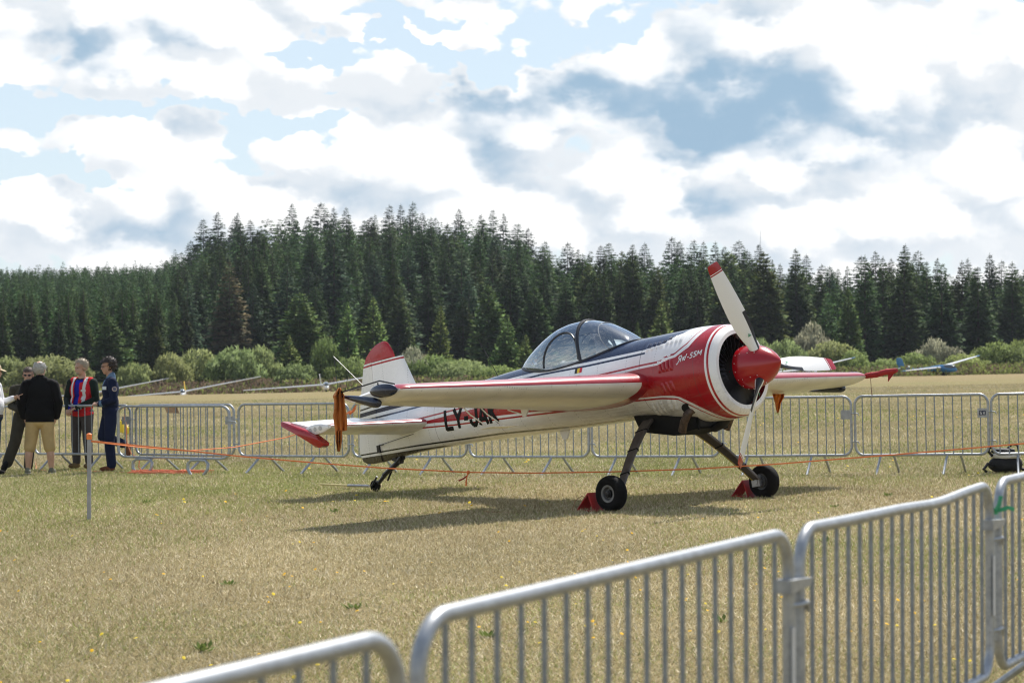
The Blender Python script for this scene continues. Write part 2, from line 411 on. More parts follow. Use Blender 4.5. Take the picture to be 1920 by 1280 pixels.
def wing_skin(name, col, coat):
    m = bpy.data.materials.new(name); m.use_nodes = True; k = NT(m.node_tree); b = m.node_tree.nodes['Principled BSDF']
    tc = k.node('ShaderNodeTexCoord'); sp = k.node('ShaderNodeSeparateXYZ'); k.l.new(tc.outputs['Object'], sp.inputs[0]); X, Y = sp.outputs[0], sp.outputs[1]
    n = k.noise(tc.outputs['Object'], 2.4, 6, .62); c = k.mix(k.smooth(n, .3, .72), rgba(col), rgba(tuple(v * .86 for v in col)))
    # ribs every 0.36 m and two spar lines, drawn by their rivets
    ry = k.math('ABSOLUTE', k.math('SUBTRACT', k.math('FRACT', k.math('MULTIPLY', Y, 1 / .36)), .5)); rib = k.math('LESS_THAN', ry, .013)
    dx = k.math('LESS_THAN', k.math('FRACT', k.math('MULTIPLY', X, 1 / .035)), .42)
    sx = k.math('ABSOLUTE', k.math('SUBTRACT', k.math('FRACT', k.math('MULTIPLY', X, 1 / .41)), .5)); spar = k.math('LESS_THAN', sx, .011); dy = k.math('LESS_THAN', k.math('FRACT', k.math('MULTIPLY', Y, 1 / .035)), .42)
    dots = k.math('MAXIMUM', k.math('MULTIPLY', rib, dx), k.math('MULTIPLY', spar, dy))
    c = k.mix(k.math('MULTIPLY', dots, .45), c, rgba(tuple(v * .35 for v in col)))
    st = k.noise(k.vscale(tc.outputs['Object'], (1.0, 12, 4)), 2.0, 5, .65); c = k.mix(k.smooth(st, .58, .85, 0, .35), c, rgba((.26, .20, .14)))
    k.l.new(c, b.inputs['Base Color']); k.l.new(k.math('MULTIPLY_ADD', n, .25, .2), b.inputs['Roughness']); b.inputs['Coat Weight'].default_value = coat; b.inputs['Coat Roughness'].default_value = .08
    nb = k.noise(tc.outputs['Object'], 3.0, 3, .5); bp = k.node('ShaderNodeBump'); bp.inputs['Strength'].default_value = .12; bp.inputs['Distance'].default_value = .03; k.l.new(nb, bp.inputs['Height']); k.l.new(bp.outputs[0], b.inputs['Normal'])
    return m

def build_yak():
    th, ph, ro = .7961, .1706, .0127
    h = Vector((math.cos(th) * math.cos(ph), -math.sin(th) * math.cos(ph), math.sin(ph)))
    p = Vector((math.sin(th), math.cos(th), 0)); u = h.cross(p)
    p = p * math.cos(ro) + u * math.sin(ro); u = h.cross(p)
    Rm = Matrix((h, p, u)).transposed().to_4x4()
    hub = Vector((2.8114, 24.4654, 1.6627))
    base = Vector((-1.3126, 0, -1.42))
    root = bpy.data.objects.new("aerobatic_airplane", None); COL.objects.link(root)
    root.matrix_world = Matrix.Translation(hub + (Rm @ base)) @ Rm
    tag(root, "red, white and navy aerobatic propeller plane lettered LY-JAK, parked on the grass", "airplane")
    OFF = -base
    def part(mb, name, mats, parent=None, smooth=True, angle=35):
        return mb.build(name, mats, parent or root, smooth, angle, OFF if parent is None else None)
    paint = paint_material()
    red = material("red_gloss", RED, 0.24, coat=0.5, spec=.35, var=0.12, vscale=4)
    white = material("white_gloss", WHITE, 0.28, coat=0.6, var=0.08, vscale=3)
    navy = material("navy_gloss", (.006, .012, .035), 0.25, coat=0.5, spec=.4)
    black = material("black_rubberised", (0.006, 0.006, 0.0065), 0.6, spec=.2, var=0.3, vscale=9)
    blackg = material("black_satin_metal", (0.02, 0.02, 0.022), 0.35, metal=0.3, var=0.3, vscale=12)
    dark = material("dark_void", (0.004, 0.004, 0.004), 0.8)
    steel = material("bare_steel", (0.42, 0.42, 0.43), 0.38, metal=0.9, var=0.3, vscale=14)
    brown = material("grimy_brown_leg", (0.13, 0.112, 0.10), 0.42, spec=.4, metal=0.3, var=0.4, vscale=9)
    # --- cowling: nose ring and engine cover
    c = MB()
    inner = [[(x, y * f, z * f) for (x, y, z) in fus_ring(-.30)] for x, f in ((-.55, .90), (-.42, .905), (-.345, .925), (-.315, .955))]
    xs = [-.30, -.303, -.315, -.33, -.35, -.375, -.41, -.46, -.52] + list(np.linspace(-.58, -1.418, 22))
    c.rings(inner + [fus_ring(x) for x in xs])
    cowl = part(c, "cowling", paint)
    # --- fuselage with the cockpit opening left out
    f = MB(); xs = list(np.linspace(-1.422, -6.565, 130)); rings = [fus_ring(x) for x in xs]
    seg = 72; f.v = [q for r in rings for q in r]
    def wc(X):
        s = (X + 2.72) / 0.98
        return 0.355 * max(1 - abs(s) ** 2.4, 0) ** 0.5
    for i in range(len(xs) - 1):
        for j in range(seg):
            q = (i * seg + j, i * seg + (j + 1) % seg, (i + 1) * seg + (j + 1) % seg, (i + 1) * seg + j)
            cx = sum(f.v[a][0] for a in q) / 4; cy = sum(f.v[a][1] for a in q) / 4; cz = sum(f.v[a][2] for a in q) / 4
            if cz > .25 and abs(cy) < wc(cx) - .035: continue
            f.f.append(q); f.m.append(0)
    part(f, "fuselage", paint)
    # --- cockpit: tub, seat, panel, stick
    t = MB()
    t.rings([[(X, y * min(wc(X) + .02, .36), z) for y, z in ((-1, .40), (-1, -.1), (-.6, -.24), (.6, -.24), (1, -.1), (1, .40))] for X in np.linspace(-1.84, -3.58, 16)], closed=False)
    tub = part(t, "cockpit_tub", material("cockpit_grey", (0.10, 0.105, 0.11), 0.6, var=0.3))
    s = MB(); s.box((-2.95, 0, .08), (.10, .42, .62), Matrix.Rotation(math.radians(-18), 3, 'Y')); s.box((-2.70, 0, -.12), (.46, .42, .09)); s.ell((-3.06, 0, .47), (.05, .12, .10))
    part(s, "pilot_seat", material("seat_leather", (0.05, 0.035, 0.03), 0.55, var=0.3))
    s = MB(); s.prism([(-1.98, -.30, .30), (-1.98, .30, .30), (-1.98, .26, .50), (-1.98, 0, .55), (-1.98, -.26, .50)], (.05, 0, 0)); part(s, "instrument_panel", black)
    s = MB(); s.tube([(-2.35, 0, -.2), (-2.36, 0, .1), (-2.40, 0, .24)], .016); part(s, "control_stick", black)
    s = MB(); s.box((-2.70, -.20, .47), (.42, .16, .012), Matrix.Rotation(.16, 3, 'Y')); s.box((-2.84, -.08, .50), (.24, .20, .05), Matrix.Rotation(.4, 3, 'Z')); s.box((-2.60, -.12, .485), (.12, .10, .04), Matrix.Rotation(.7, 3, 'Z')); part(s, "folded_cockpit_papers", material("paper", (0.75, 0.72, 0.66), 0.8))
    # --- canopy
    prof = [(-3.73, .592), (-3.62, .655), (-3.44, .765), (-3.25, .86), (-3.10, .922), (-2.955, .962), (-2.75, .983), (-2.545, .972), (-2.3, .905), (-2.09, .80), (-1.92, .69), (-1.80, .60), (-1.75, .594)]
    px, pz = [a for a, b in prof], [b for a, b in prof]
    def can_pt(X, a, out=0.0):
        w = wc(X); zb = fus_top(X, w) - .004; ztp = max(pchip(X, np.array(px), np.array(pz)), zb + .002)
        ct, sn = math.cos(a), math.sin(a)
        y = w * math.copysign(abs(ct) ** .86, ct); z = zb + (ztp - zb) * abs(sn) ** .92
        return Vector((X, y, z)) + Vector((0, ct, sn)) * out
    g = MB(); xs = [-2.72 + .978 * math.sin(q) for q in np.linspace(-PI / 2, PI / 2, 44)]
    g.rings([[can_pt(X, a) for a in np.linspace(0, PI, 33)] for X in xs], closed=False)
    gm = bpy.data.materials.new("canopy_perspex"); gm.use_nodes = True
    k = NT(gm.node_tree); k.n.clear(); o = k.node('ShaderNodeOutputMaterial')
    tr = k.node('ShaderNodeBsdfTransparent'); tr.inputs[0].default_value = (0.86, 0.92, 0.96, 1)
    gl = k.node('ShaderNodeBsdfGlossy'); gl.inputs['Roughness'].default_value = 0.03; gl.inputs['Color'].default_value = (.84, .93, 1.0, 1)
    fr = k.node('ShaderNodeFresnel'); fr.inputs[0].default_value = 1.55
    mx = k.node('ShaderNodeMixShader')
    k.l.new(k.math('MULTIPLY_ADD', fr.outputs[0], 1.25, 0.21, clamp=True), mx.inputs[0]); k.l.new(tr.outputs[0], mx.inputs[1]); k.l.new(gl.outputs[0], mx.inputs[2]); k.l.new(mx.outputs[0], o.inputs[0])
    can = part(g, "canopy", gm)
    frm = material("canopy_frame_black", (0.012, 0.014, 0.02), 0.4)
    fm = MB(); fm.tube([can_pt(-2.45 - .10 * math.sin(a), a, .0) for a in np.linspace(0, PI, 29)], .022, 8); part(fm, "canopy_arch", frm, can)
    fm = MB()
    ring = [can_pt(X, 0, .006) + Vector((0, 0, .006)) for X in xs] + [can_pt(X, PI, .006) + Vector((0, 0, .006)) for X in reversed(xs)]
    fm.tube(ring + [ring[0]], .013, 8); part(fm, "canopy_sill", frm, can)
    for sd in (0, 1):
        pts = []
        for q in np.linspace(0, PI, 21):
            X = -2.76 + .30 * math.cos(q) - .02; a = .06 + .80 * math.sin(q) ** .9
            pts.append(can_pt(X, a if sd == 0 else PI - a, .004))
        fm = MB(); fm.tube(pts, .011, 8); part(fm, "side_window_frame", frm, can)
    fm = MB(); fm.tube([can_pt(-2.02 - .26 * math.sin(a), a, .002) for a in np.linspace(0.05, PI - .05, 25)], .006, 6); part(fm, "windscreen_seam", material("seam_grey", (0.25, 0.27, 0.3), 0.4), can)
    # --- engine: shutters and backing
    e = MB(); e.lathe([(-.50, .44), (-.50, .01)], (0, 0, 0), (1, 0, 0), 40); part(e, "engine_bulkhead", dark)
    sh = MB(); sh.add([(-.40, -.016, .17), (-.44, .030, .17), (-.40, -.028, .425), (-.455, .052, .425), (-.408, -.016, .17), (-.448, .030, .17), (-.408, -.028, .425), (-.463, .052, .425)],
                      [(0, 1, 3, 2), (4, 6, 7, 5), (0, 2, 6, 4), (1, 5, 7, 3), (2, 3, 7, 6), (0, 4, 5, 1)])
    shm = sh.mesh("shutter_blade", blackg, False)
    for j in range(30):
        o = link("shutter_blade", shm, cowl); o.rotation_euler = (2 * PI * j / 30, 0, 0)
    # --- spinner
    sp = MB()
    prof = [(-.262, .0), (-.262, .232), (-.250, .243), (-.235, .247), (-.15, .248), (-.06, .234), (.03, .203), (.10, .162), (.16, .114), (.205, .068), (.232, .034), (.2430, .014), (.2445, .0)]
    sp.lathe(prof, seg=48); spin = part(sp, "spinner", red)
    sc = MB()
    for j in range(16):
        a = 2 * PI * (j + .5) / 16
        for X, r in ((-.215, .2485),):
            sc.ell((X, math.sin(a) * r, math.cos(a) * r), (.006, .006, .006), seg=6, ring=4)
    for bl in range(3):
        for dx, da in ((-.16, .42), (-.05, .44), (.03, .40), (-.16, -.42), (-.05, -.44), (.03, -.40)):
            a = -.5054 + bl * 2 * PI / 3 + da; r = .247 if dx < -.1 else (.239 if dx < 0 else .213)
            sc.ell((dx, math.sin(a) * r, math.cos(a) * r), (.006, .006, .006), seg=6, ring=4)
    tag(part(sc, "screw_heads", material("screw_zinc", (0.75, 0.74, 0.72), 0.3, metal=0.6), spin), kind="stuff")
    # --- propeller blades
    bw = material("blade_white", (0.80, 0.79, 0.77), 0.3, coat=0.3); boot = material("blade_boot", (0.014, 0.014, 0.015), 0.45)
    green = material("logo_green", (0.02, 0.26, 0.12), 0.4)
    rr = [.20, .26, .33, .42, .52, .65, .80, .95, 1.08, 1.165, 1.17, 1.178, 1.186, 1.193, 1.26, 1.288, 1.298]
    ch = [.115, .125, .15, .185, .21, .222, .218, .205, .187, .172, .171, .17, .169, .168, .152, .138, .120]
    tk = [.105, .085, .062, .046, .036, .028, .022, .018, .015, .013, .013, .013, .013, .013, .011, .010, .006]
    for bl in range(3):
        ang = -.5054 + bl * 2 * PI / 3
        bd = Vector((0, math.sin(ang), math.cos(ang))); tn = Vector((1, 0, 0)).cross(bd)
        mb = MB(); NP = 20; rings = []
        for r, cc, tt in zip(rr, ch, tk):
            be = math.radians(np.interp(r, [.2, .4, .8, 1.3], [46, 39, 30, 24]))
            cd = -Vector((1, 0, 0)) * math.sin(be) + tn * math.cos(be)      # towards the trailing edge
            nd = Vector((1, 0, 0)) * math.cos(be) + tn * math.sin(be)
            ring = []
            for j in range(NP):
                a = 2 * PI * j / NP; s = (1 - math.cos(a)) / 2
                yt = math.sin(a) * (.5 * tt) * (1.35 * (s ** .5) * (1 - s) * 1.4 + .12 if r > .3 else 1.0)
                ring.append(bd * r + cd * ((s - .42) * cc) + nd * yt)
            rings.append(ring)
        mb.rings(rings, cap0=True, cap1=True)
        nf = len(rr) - 1
        for i in range(nf):
            for j in range(NP):
                idx = i * NP + j; mt = 0
                if rr[i] >= 1.19: mt = 1
                elif 1.169 < rr[i] < 1.18: mt = 1
                elif rr[i] < .60 and (j < 3 or j >= NP - 3): mt = 2
                mb.m[idx] = mt
        mb.m[-1] = 1
        bo = part(mb, "propeller_blade", [bw, red, boot], None, True, 30)
        # maker's green triangle on the face of the blade
        lg = MB(); r0 = .385; be = math.radians(40)
        cd = -Vector((1, 0, 0)) * math.sin(be) + tn * math.cos(be); nd = Vector((1, 0, 0)) * math.cos(be) + tn * math.sin(be)
        cen = bd * r0 + nd * .034 - cd * .002
        tri = [cen + (bd * math.cos(q) + cd * math.sin(q)) * .028 for q in (PI / 6 + PI / 2, PI / 6 + PI / 2 + 2 * PI / 3, PI / 6 + PI / 2 + 4 * PI / 3)]
        cc_ = sum(tri, Vector()) / 3
        for i in range(3):
            a, b_ = tri[i], tri[(i + 1) % 3]
            lg.prism([a + (cc_ - a) * .06, b_ + (cc_ - b_) * .22, cc_ + (b_ - cc_) * .12], nd * .003)
        part(lg, "maker_logo", green, bo, False)
    # --- wings
    def airfoil(c, t, n=22):
        up = []
        for j in range(n + 1):
            s = (1 - math.cos(PI * j / n)) / 2
            yt = 5 * t * (.2969 * s ** .5 - .1260 * s - .3516 * s ** 2 + .2843 * s ** 3 - .1036 * s ** 4) + .0012 * s
            up.append((s * c, yt * c))
        return up
    def wing_geo(Y):
        a = (Y - .55) / 3.5
        return -1.28 - .26 * a, 2.02 - .96 * a, .02 + .042 * a, .172 - .02 * a       # LE x, chord, z, thickness
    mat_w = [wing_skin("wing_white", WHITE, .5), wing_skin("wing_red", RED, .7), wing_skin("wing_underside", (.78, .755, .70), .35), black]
    for sg in (-1, 1):
        w = MB(); Ys = [.25, .40, .50, .56, .62, .621] + list(np.linspace(.72, 3.95, 26)) + [4.0, 4.04]
        rings = []; NA = 22; cut = .735
        for Y in Ys:
            le, cch, z0, tt = wing_geo(Y); fil = max(0, (.62 - Y) / .3) ** 2 * .05
            if Y > 3.96: tt *= .86 if Y < 4.02 else .45; le -= .01 if Y < 4.02 else .03
            pts = airfoil(cch, tt, NA); ring = []
            stop = cut if Y > .7 else 1.0
            up = [(min(s, stop * cch), zt) for s, zt in pts]
            up = [(s, np.interp(s, [q[0] for q in pts], [q[1] for q in pts])) for s, _ in up]
            for s, zt in up: ring.append((le - s + fil, sg * Y, z0 + zt + fil * (.6 if zt > 0 else 0)))
            for s, zt in reversed(up[:-1] if stop == 1.0 else up): ring.append((le - s + fil, sg * Y, z0 - zt - fil * .6))
            if stop == 1.0: ring.append((ring[0][0], ring[0][1], ring[0][2] - 1e-4))
            rings.append(ring[:2 * (NA + 1) - 1])
        M = len(rings[0]); w.rings(rings, cap1=True)
        for i in range(len(Ys) - 1):
            for j in range(M):
                top = j < NA; s = (1 - math.cos(PI * (j + .5) / NA)) / 2 if top else None
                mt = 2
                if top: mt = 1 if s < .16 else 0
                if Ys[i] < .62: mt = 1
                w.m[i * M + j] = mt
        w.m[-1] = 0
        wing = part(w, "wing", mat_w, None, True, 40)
        # aileron: nearly full span, deflected up on the starboard side
        a = MB(); defl = math.radians(15 if sg < 0 else -11); rings = []
        for Y in list(np.linspace(.74, 3.97, 24)):
            le, cch, z0, tt = wing_geo(Y); hx = le - cut * cch - .012
            pts = airfoil(cch, tt, 60); ss = [q[0] for q in pts]; zz = [q[1] for q in pts]
            prof = []
            for q in np.linspace(cut + .008, 1, 9): prof.append((q * cch, float(np.interp(q * cch, ss, zz))))
            pl = [(le - s, zt) for s, zt in prof] + [(le - s, -zt) for s, zt in reversed(prof)]
            pl = [(hx + .035, 0.0)] + pl
            ring = []
            for x, z in pl:
                dx, dz = x - hx, z
                ring.append((hx + dx * math.cos(defl) + dz * math.sin(defl), sg * Y, z0 - dx * math.sin(defl) + dz * math.cos(defl)))
            rings.append(ring)
        a.rings(rings, cap0=True, cap1=True); ail = part(a, "aileron", white, None, True, 40)
        # tip fairing, balance horn
        le, cch, z0, tt = wing_geo(4.02)
        q = MB(); q.ell((-1.815, sg * 4.06, .085), (.215, .055, .072), Matrix.Rotation(math.radians(6), 3, 'Y'), 18, 14); part(q, "wingtip_fairing", navy)
        q = MB(); q.tube([(-1.93 - .65 * tq, sg * 4.03, z0 - .095 + (.19 if sg < 0 else .06) * tq) for tq in (0, .02, .06, .12, .3, .6, .9, 1)], [.008, .038, .052, .057, .050, .034, .014, .003], 14); part(q, "aileron_horn", navy)
        # spades and brackets under the wing
        for Yb, lab in ((1.36, 1),):
            le, cch, z0, tt = wing_geo(Yb); bx = le - .60 * cch; zb = z0 - tt * cch * .36
            q = MB(); q.prism([(bx + .05, sg * Yb - .008, zb + .03), (bx - .12, sg * Yb - .008, zb + .03), (bx - .10, sg * Yb - .008, zb - .08), (bx - .05, sg * Yb - .008, zb - .09)], (0, .016, 0))
            q.tube([(bx - .09, sg * Yb, zb - .06), (bx - .33, sg * Yb, zb + .03)], .008, 6)
            part(q, "aileron_bracket", white, wing)
        q = MB()
        for dY in (-.13, .13):
            le, cch, z0, tt = wing_geo(2.10); bx = le - .74 * cch; zb = z0 - .06
            q.tube([(bx, sg * (2.10 + dY), zb), (bx + .10, sg * (2.10 + dY), zb - .10), (bx + .36, sg * (2.10 + dY), zb - .28)], [.010, .009, .007], 8, flat=(.5, 1))
        sps = part(q, "spade_strut", white, ail)
        q = MB(); q.box((bx + .40, sg * 2.10, zb - .29), (.20, .44, .008)); part(q, "spade_plate", white, ail)
    # --- tailplane and elevators
    def stab_geo(Y):
        a = (Y - .3) / 1.25
        return -5.44 - .29 * a, 1.22 - .36 * a, .185 + .035 * a, .135 - .015 * a
    for sg in (-1, 1):
        w = MB(); rings = []; NA = 18; Ys = [.06, .16, .26, .265] + list(np.linspace(.35, 1.50, 9)) + [1.545]
        cut = .50
        for Y in Ys:
            le, cch, z0, tt = stab_geo(Y)
            if Y > 1.52: tt *= .8
            pts = airfoil(cch, tt, 40); ss = [q[0] for q in pts]; zz = [q[1] for q in pts]
            us = [cut * cch * (1 - math.cos(PI * j / (2 * NA))) for j in range(NA + 1)]
            up = [(s, float(np.interp(s, ss, zz))) for s in us]
            ring = [(le - s, sg * Y, z0 + zt) for s, zt in up] + [(le - s, sg * Y, z0 - zt) for s, zt in reversed(up[1:])]
            rings.append(ring)
        M = len(rings[0]); w.rings(rings, cap1=True)
        for i in range(len(Ys) - 1):
            for j in range(M):
                w.m[i * M + j] = 1 if (j < 6 or Ys[i] < .26 and j < NA) else (0 if j < NA else 2)
        w.m[-1] = 0
        stab = part(w, "tailplane", mat_w, None, True, 40)
        q = MB(); q.ell((-6.02, sg * 1.55, .222), (.24, .022, .066), Matrix.Rotation(math.radians(2), 3, 'Y'), 20, 12); tip = part(q, "tailplane_end_plate", white)
        for dx in (-.10, 0, .10):
            q = MB(); q.lathe([(0, .030), (.004, .030), (.004, .001)], (-6.02 + dx, sg * 1.570, .222), (0, sg, 0), 14)
            part(q, "lightening_hole", material("pale_grey_plate", (0.5, 0.5, 0.5), 0.5), tip)
        el = MB(); rings = []; defl = math.radians(24)
        for Y in list(np.linspace(.10, 1.52, 10)):
            le, cch, z0, tt = stab_geo(Y); hx = le - cut * cch - .015
            pts = airfoil(cch, tt, 40); ss = [q[0] for q in pts]; zz = [q[1] for q in pts]
            prof = [(q * cch, float(np.interp(q * cch, ss, zz))) for q in np.linspace(cut + .012, 1, 8)]
            if Y < .3: prof = [(s * .93 if s > .9 * cch else s, z) for s, z in prof]
            pl = [(hx + .03, 0.0)] + [(le - s, zt) for s, zt in prof] + [(le - s, -zt) for s, zt in reversed(prof)]
            rings.append([(hx + (x - hx) * math.cos(defl) + z * math.sin(defl), sg * Y, z0 - (x - hx) * math.sin(defl) + z * math.cos(defl)) for x, z in pl])
        el.rings(rings, cap0=True, cap1=True); ele = part(el, "elevator", white, None, True, 40)
        # red balance horn below the hinge, running back to the trailing edge
        q = MB(); P = [(-5.87, -.005), (-5.86, .03), (-6.14, .225), (-6.63, .415), (-6.66, .40), (-6.30, .18), (-6.02, -.005), (-5.93, -.025)]
        rings = [[(x, sg * 1.50, z) for x, z in P], [(x, sg * 1.525, z) for x, z in P], [(x + (.0 if i < 3 else 0), sg * 1.60, z) for i, (x, z) in enumerate(P)]]
        cx, cz = sum(x for x, z in P) / 8, sum(z for x, z in P) / 8
        rings.append([(cx + (x - cx) * .93, sg * 1.622, cz + (z - cz) * .8) for x, z in P])
        q.rings(rings, cap0=True, cap1=True); part(q, "elevator_horn", red, ele, True, 50)
    # --- fin and rudder
    def lens(z, xf, xb, tf, tb, nose=True, n=8):
        """section from front xf to back xb"""
        L = xf - xb; ring = []
        fr = [(1 - math.cos(PI * j / (2 * n))) for j in range(n + 1)]
        def th(s): return (tf * (1 - (1 - s / .35) ** 2) ** .5 if s < .35 else tf + (tb - tf) * (s - .35) / .65) if nose else tf + (tb - tf) * s
        up = [(xf - s * L, th(s)) for s in fr]
        return [(x, y, z) for x, y in up] + [(x, -y, z) for x, y in reversed(up)]
    w = MB(); zs = list(np.linspace(.30, 1.145, 12))
    w.rings([lens(z, np.interp(z, [.30, .43, .75, 1.131], [-5.45, -5.60, -5.771, -5.946]), -6.555, .055 - .02 * (z - .3), .05 - .02 * (z - .3)) for z in zs], cap0=True, cap1=True)
    part(w, "fin", paint)
    w = MB(); rows = []
    te = [(-.187, -6.64), (-.18, -6.888), (-.123, -6.989), (-.022, -7.037), (.10, -7.03), (.662, -6.909), (1.13, -6.755), (1.24, -6.68), (1.32, -6.57), (1.36, -6.49), (1.385, -6.40), (1.392, -6.33)]
    fr = [(-.187, -6.575), (1.149, -6.563), (1.15, -6.118), (1.17, -6.108), (1.24, -6.135), (1.32, -6.185), (1.36, -6.215), (1.385, -6.26), (1.392, -6.30)]
    for z in [-.187, -.183, -.17, -.15, -.123, -.08, -.022, .1, .3, .5, .7, .9, 1.05, 1.125, 1.1485, 1.1515, 1.17, 1.2, 1.24, 1.28, 1.32, 1.345, 1.365, 1.38, 1.388, 1.392]:
        xb = float(np.interp(z, [a for a, b in te], [b for a, b in te])); xf = float(np.interp(z, [a for a, b in fr], [b for a, b in fr]))
        tf = float(np.interp(z, [-.187, -.15, .2, 1.1, 1.3, 1.38, 1.392], [.02, .045, .05, .034, .032, .018, .004]))
        rows.append(lens(z, xf, xb, tf, .004, nose=z > 1.149))
    w.rings(rows, cap0=True, cap1=True); rud = part(w, "rudder", paint)
    q = MB(); q.tube([(-6.60, -.062, .035), (-6.50, -.10, .035), (-6.44, -.10, .03)], .008, 6); q.tube([(-6.50, -.10, .035), (-5.75, -.165, .075)], .004, 6); q.box((-6.585, -.06, -.01), (.05, .03, .10)); part(q, "rudder_cable", blackg)
    # --- undercarriage
    for sg in (-1, 1):
        g = MB(); path = []
        for tq in np.linspace(0, 1, 12):
            path.append((-1.60 + .30 * tq, sg * (.20 + 1.02 * tq), -.36 - .84 * tq ** 1.22 + .02 * math.sin(PI * tq)))
        rings = []
        for i, p_ in enumerate(path):
            tq = i / 11; wd = .082 - .036 * tq; tk_ = .016
            t_ = (Vector(path[min(i + 1, 11)]) - Vector(path[max(i - 1, 0)])).normalized(); ax = Vector((1, 0, 0)); ax = (ax - t_ * ax.dot(t_)).normalized(); nn = t_.cross(ax)
            P = Vector(p_); rings.append([P + ax * wd * a_ + nn * tk_ * b_ for a_, b_ in ((1, .5), (.92, 1), (-.92, 1), (-1, .5), (-1, -.5), (-.92, -1), (.92, -1), (1, -.5))])
        g.rings(rings, cap0=True, cap1=True); leg = part(g, "gear_leg", brown, None, True, 30)
        for i in (3, 6, 9):
            st = MB(); P = [Vector(v) for v in rings[i]]; cc_ = sum(P, Vector()) / 8
            st.tube([cc_ + (v - cc_) * 1.08 for v in P] + [cc_ + (P[0] - cc_) * 1.08], .008, 6)
            part(st, "strap", black, leg)
        hs = MB(); hs.tube([Vector(p_) + Vector((-.10 + .04 * i / 11, 0, -.012)) for i, p_ in enumerate(path)], .008, 6); part(hs, "brake_hose", material("brake_hose_yellow", (0.32, 0.24, 0.02), 0.5), leg)
        wx, wy, wz = -1.3126, sg * 1.3428, -1.411 + .20
        ax = MB(); ax.tube([(wx, sg * 1.18, wz), (wx, wy, wz)], .028, 10); ax.box((wx - .01, sg * 1.215, wz + .01), (.12, .05, .13)); ax.lathe([(0, .075), (.035, .075), (.035, .04)], (wx, sg * 1.235, wz), (0, sg, 0), 20); part(ax, "brake_unit", steel, leg)
        wh = bpy.data.objects.new("main_wheel", None); COL.objects.link(wh); wh.parent = root; wh.location = OFF
        ty = MB(); ty.lathe([(-.062, .098), (-.070, .125), (-.073, .15), (-.068, .175), (-.052, .193), (-.025, .2005), (0, .202), (.025, .2005), (.052, .193), (.068, .175), (.073, .15), (.070, .125), (.062, .098)], (wx, wy, wz), (0, 1, 0), 40)
        part(ty, "tyre", material("tyre_rubber", (0.009, 0.0085, 0.008), 0.8, spec=.15, var=0.4, vscale=20, bump=0.2), wh)
        rm = MB(); rm.lathe([(-.055, .10), (-.050, .085), (-.02, .075), (-.02, .02), (.0, .02), (.02, .02), (.02, .06), (.045, .068), (.060, .075), (.062, .10), (.05, .102)], (wx, wy, wz), (0, sg, 0), 32)
        part(rm, "rim", material("rim_grey", (0.20, 0.20, 0.20), 0.42, metal=0.5, var=0.3, vscale=18), wh)
        hb = MB(); hb.lathe([(.0, .045), (.055, .042), (.058, .03), (.072, .026), (.074, .0)], (wx, wy, wz), (0, sg, 0), 20); part(hb, "hub", blackg, wh)
    # tail wheel
    tw = MB(); tw.tube([(-6.20, 0, -.17), (-6.33, 0, -.24), (-6.62, 0, -.36)], [.045, .038, .03], 10); tw.tube([(-6.50, 0, -.31), (-6.78, 0, -.47)], .026, 8)
    tw.tube([(-6.40, .03, -.22), (-6.60, .045, -.43)], .014, 8); tw.tube([(-6.70, -.05, -.36), (-6.82, -.05, -.47)], .014, 8); tw.tube([(-6.70, .05, -.36), (-6.82, .05, -.47)], .014, 8)
    tw.box((-6.30, 0, -.20), (.16, .07, .05), Matrix.Rotation(.4, 3, 'Y')); strut = part(tw, "tail_strut", blackg)
    tw = MB(); tw.tube([(-6.55, .02, -.30), (-6.68, .02, -.40)], .020, 10); part(tw, "spring", steel, strut)
    ty = MB(); ty.lathe([(-.030, .03), (-.034, .055), (-.028, .075), (0, .082), (.028, .075), (.034, .055), (.030, .03)], (-6.8098, 0, -.554 + .080), (0, 1, 0), 26); part(ty, "tail_wheel", MATS["tyre_rubber"], None)
    # --- oil cooler box, exhausts, outlets
    q = MB(); q.prism([(-.86, -.27, -.40), (-.86, -.27, -.585), (-1.22, -.27, -.615), (-1.72, -.27, -.50), (-1.80, -.27, -.30), (-1.2, -.27, -.36)], (0, .54, 0)); ob = part(q, "oil_cooler_housing", black, None, False)
    q = MB(); q.box((-.855, 0, -.50), (.012, .44, .13)); part(q, "cooler_core", material("cooler_core_grey", (0.035, 0.035, 0.04), 0.5, metal=0.5, bump=0.6, bscale=90), ob)
    q = MB(); pts = [(-.852, -.25, -.41), (-.852, .25, -.41), (-.852, .25, -.588), (-.852, -.25, -.588)]; q.tube(pts + [pts[0]], .016, 8); part(q, "cooler_lip", black, ob)
    for sg in (-1, 1):
        q = MB(); q.lathe([(0, .085), (.004, .085), (.004, .001)], (-.84, sg * (fus_side(-.84, -.355) - .006), -.36), (.1, sg * .72, -.70), 22); part(q, "exhaust_opening", dark)
        q = MB(); pp = [(-.80, sg * .30, -.32), (-.86, sg * .40, -.42), (-.93, sg * .40, -.50), (-.99, sg * .385, -.60)]; q.tube(pp, [.045, .045, .047, .048], 14, caps=False); q.lathe([(-.012, .05), (.012, .053)], pp[1], (-.3, 0, -.5), 14)
        part(q, "exhaust_pipe", material("exhaust_burnt", (0.12, 0.085, 0.065), 0.5, metal=0.7, var=0.5, vscale=16))
    q = MB(); q.tube([(-.66, .05, -.47), (-.74, .04, -.56), (-.86, .02, -.60)], [.09, .085, .07], 14, flat=(1.2, .6)); part(q, "carburettor_scoop", black)
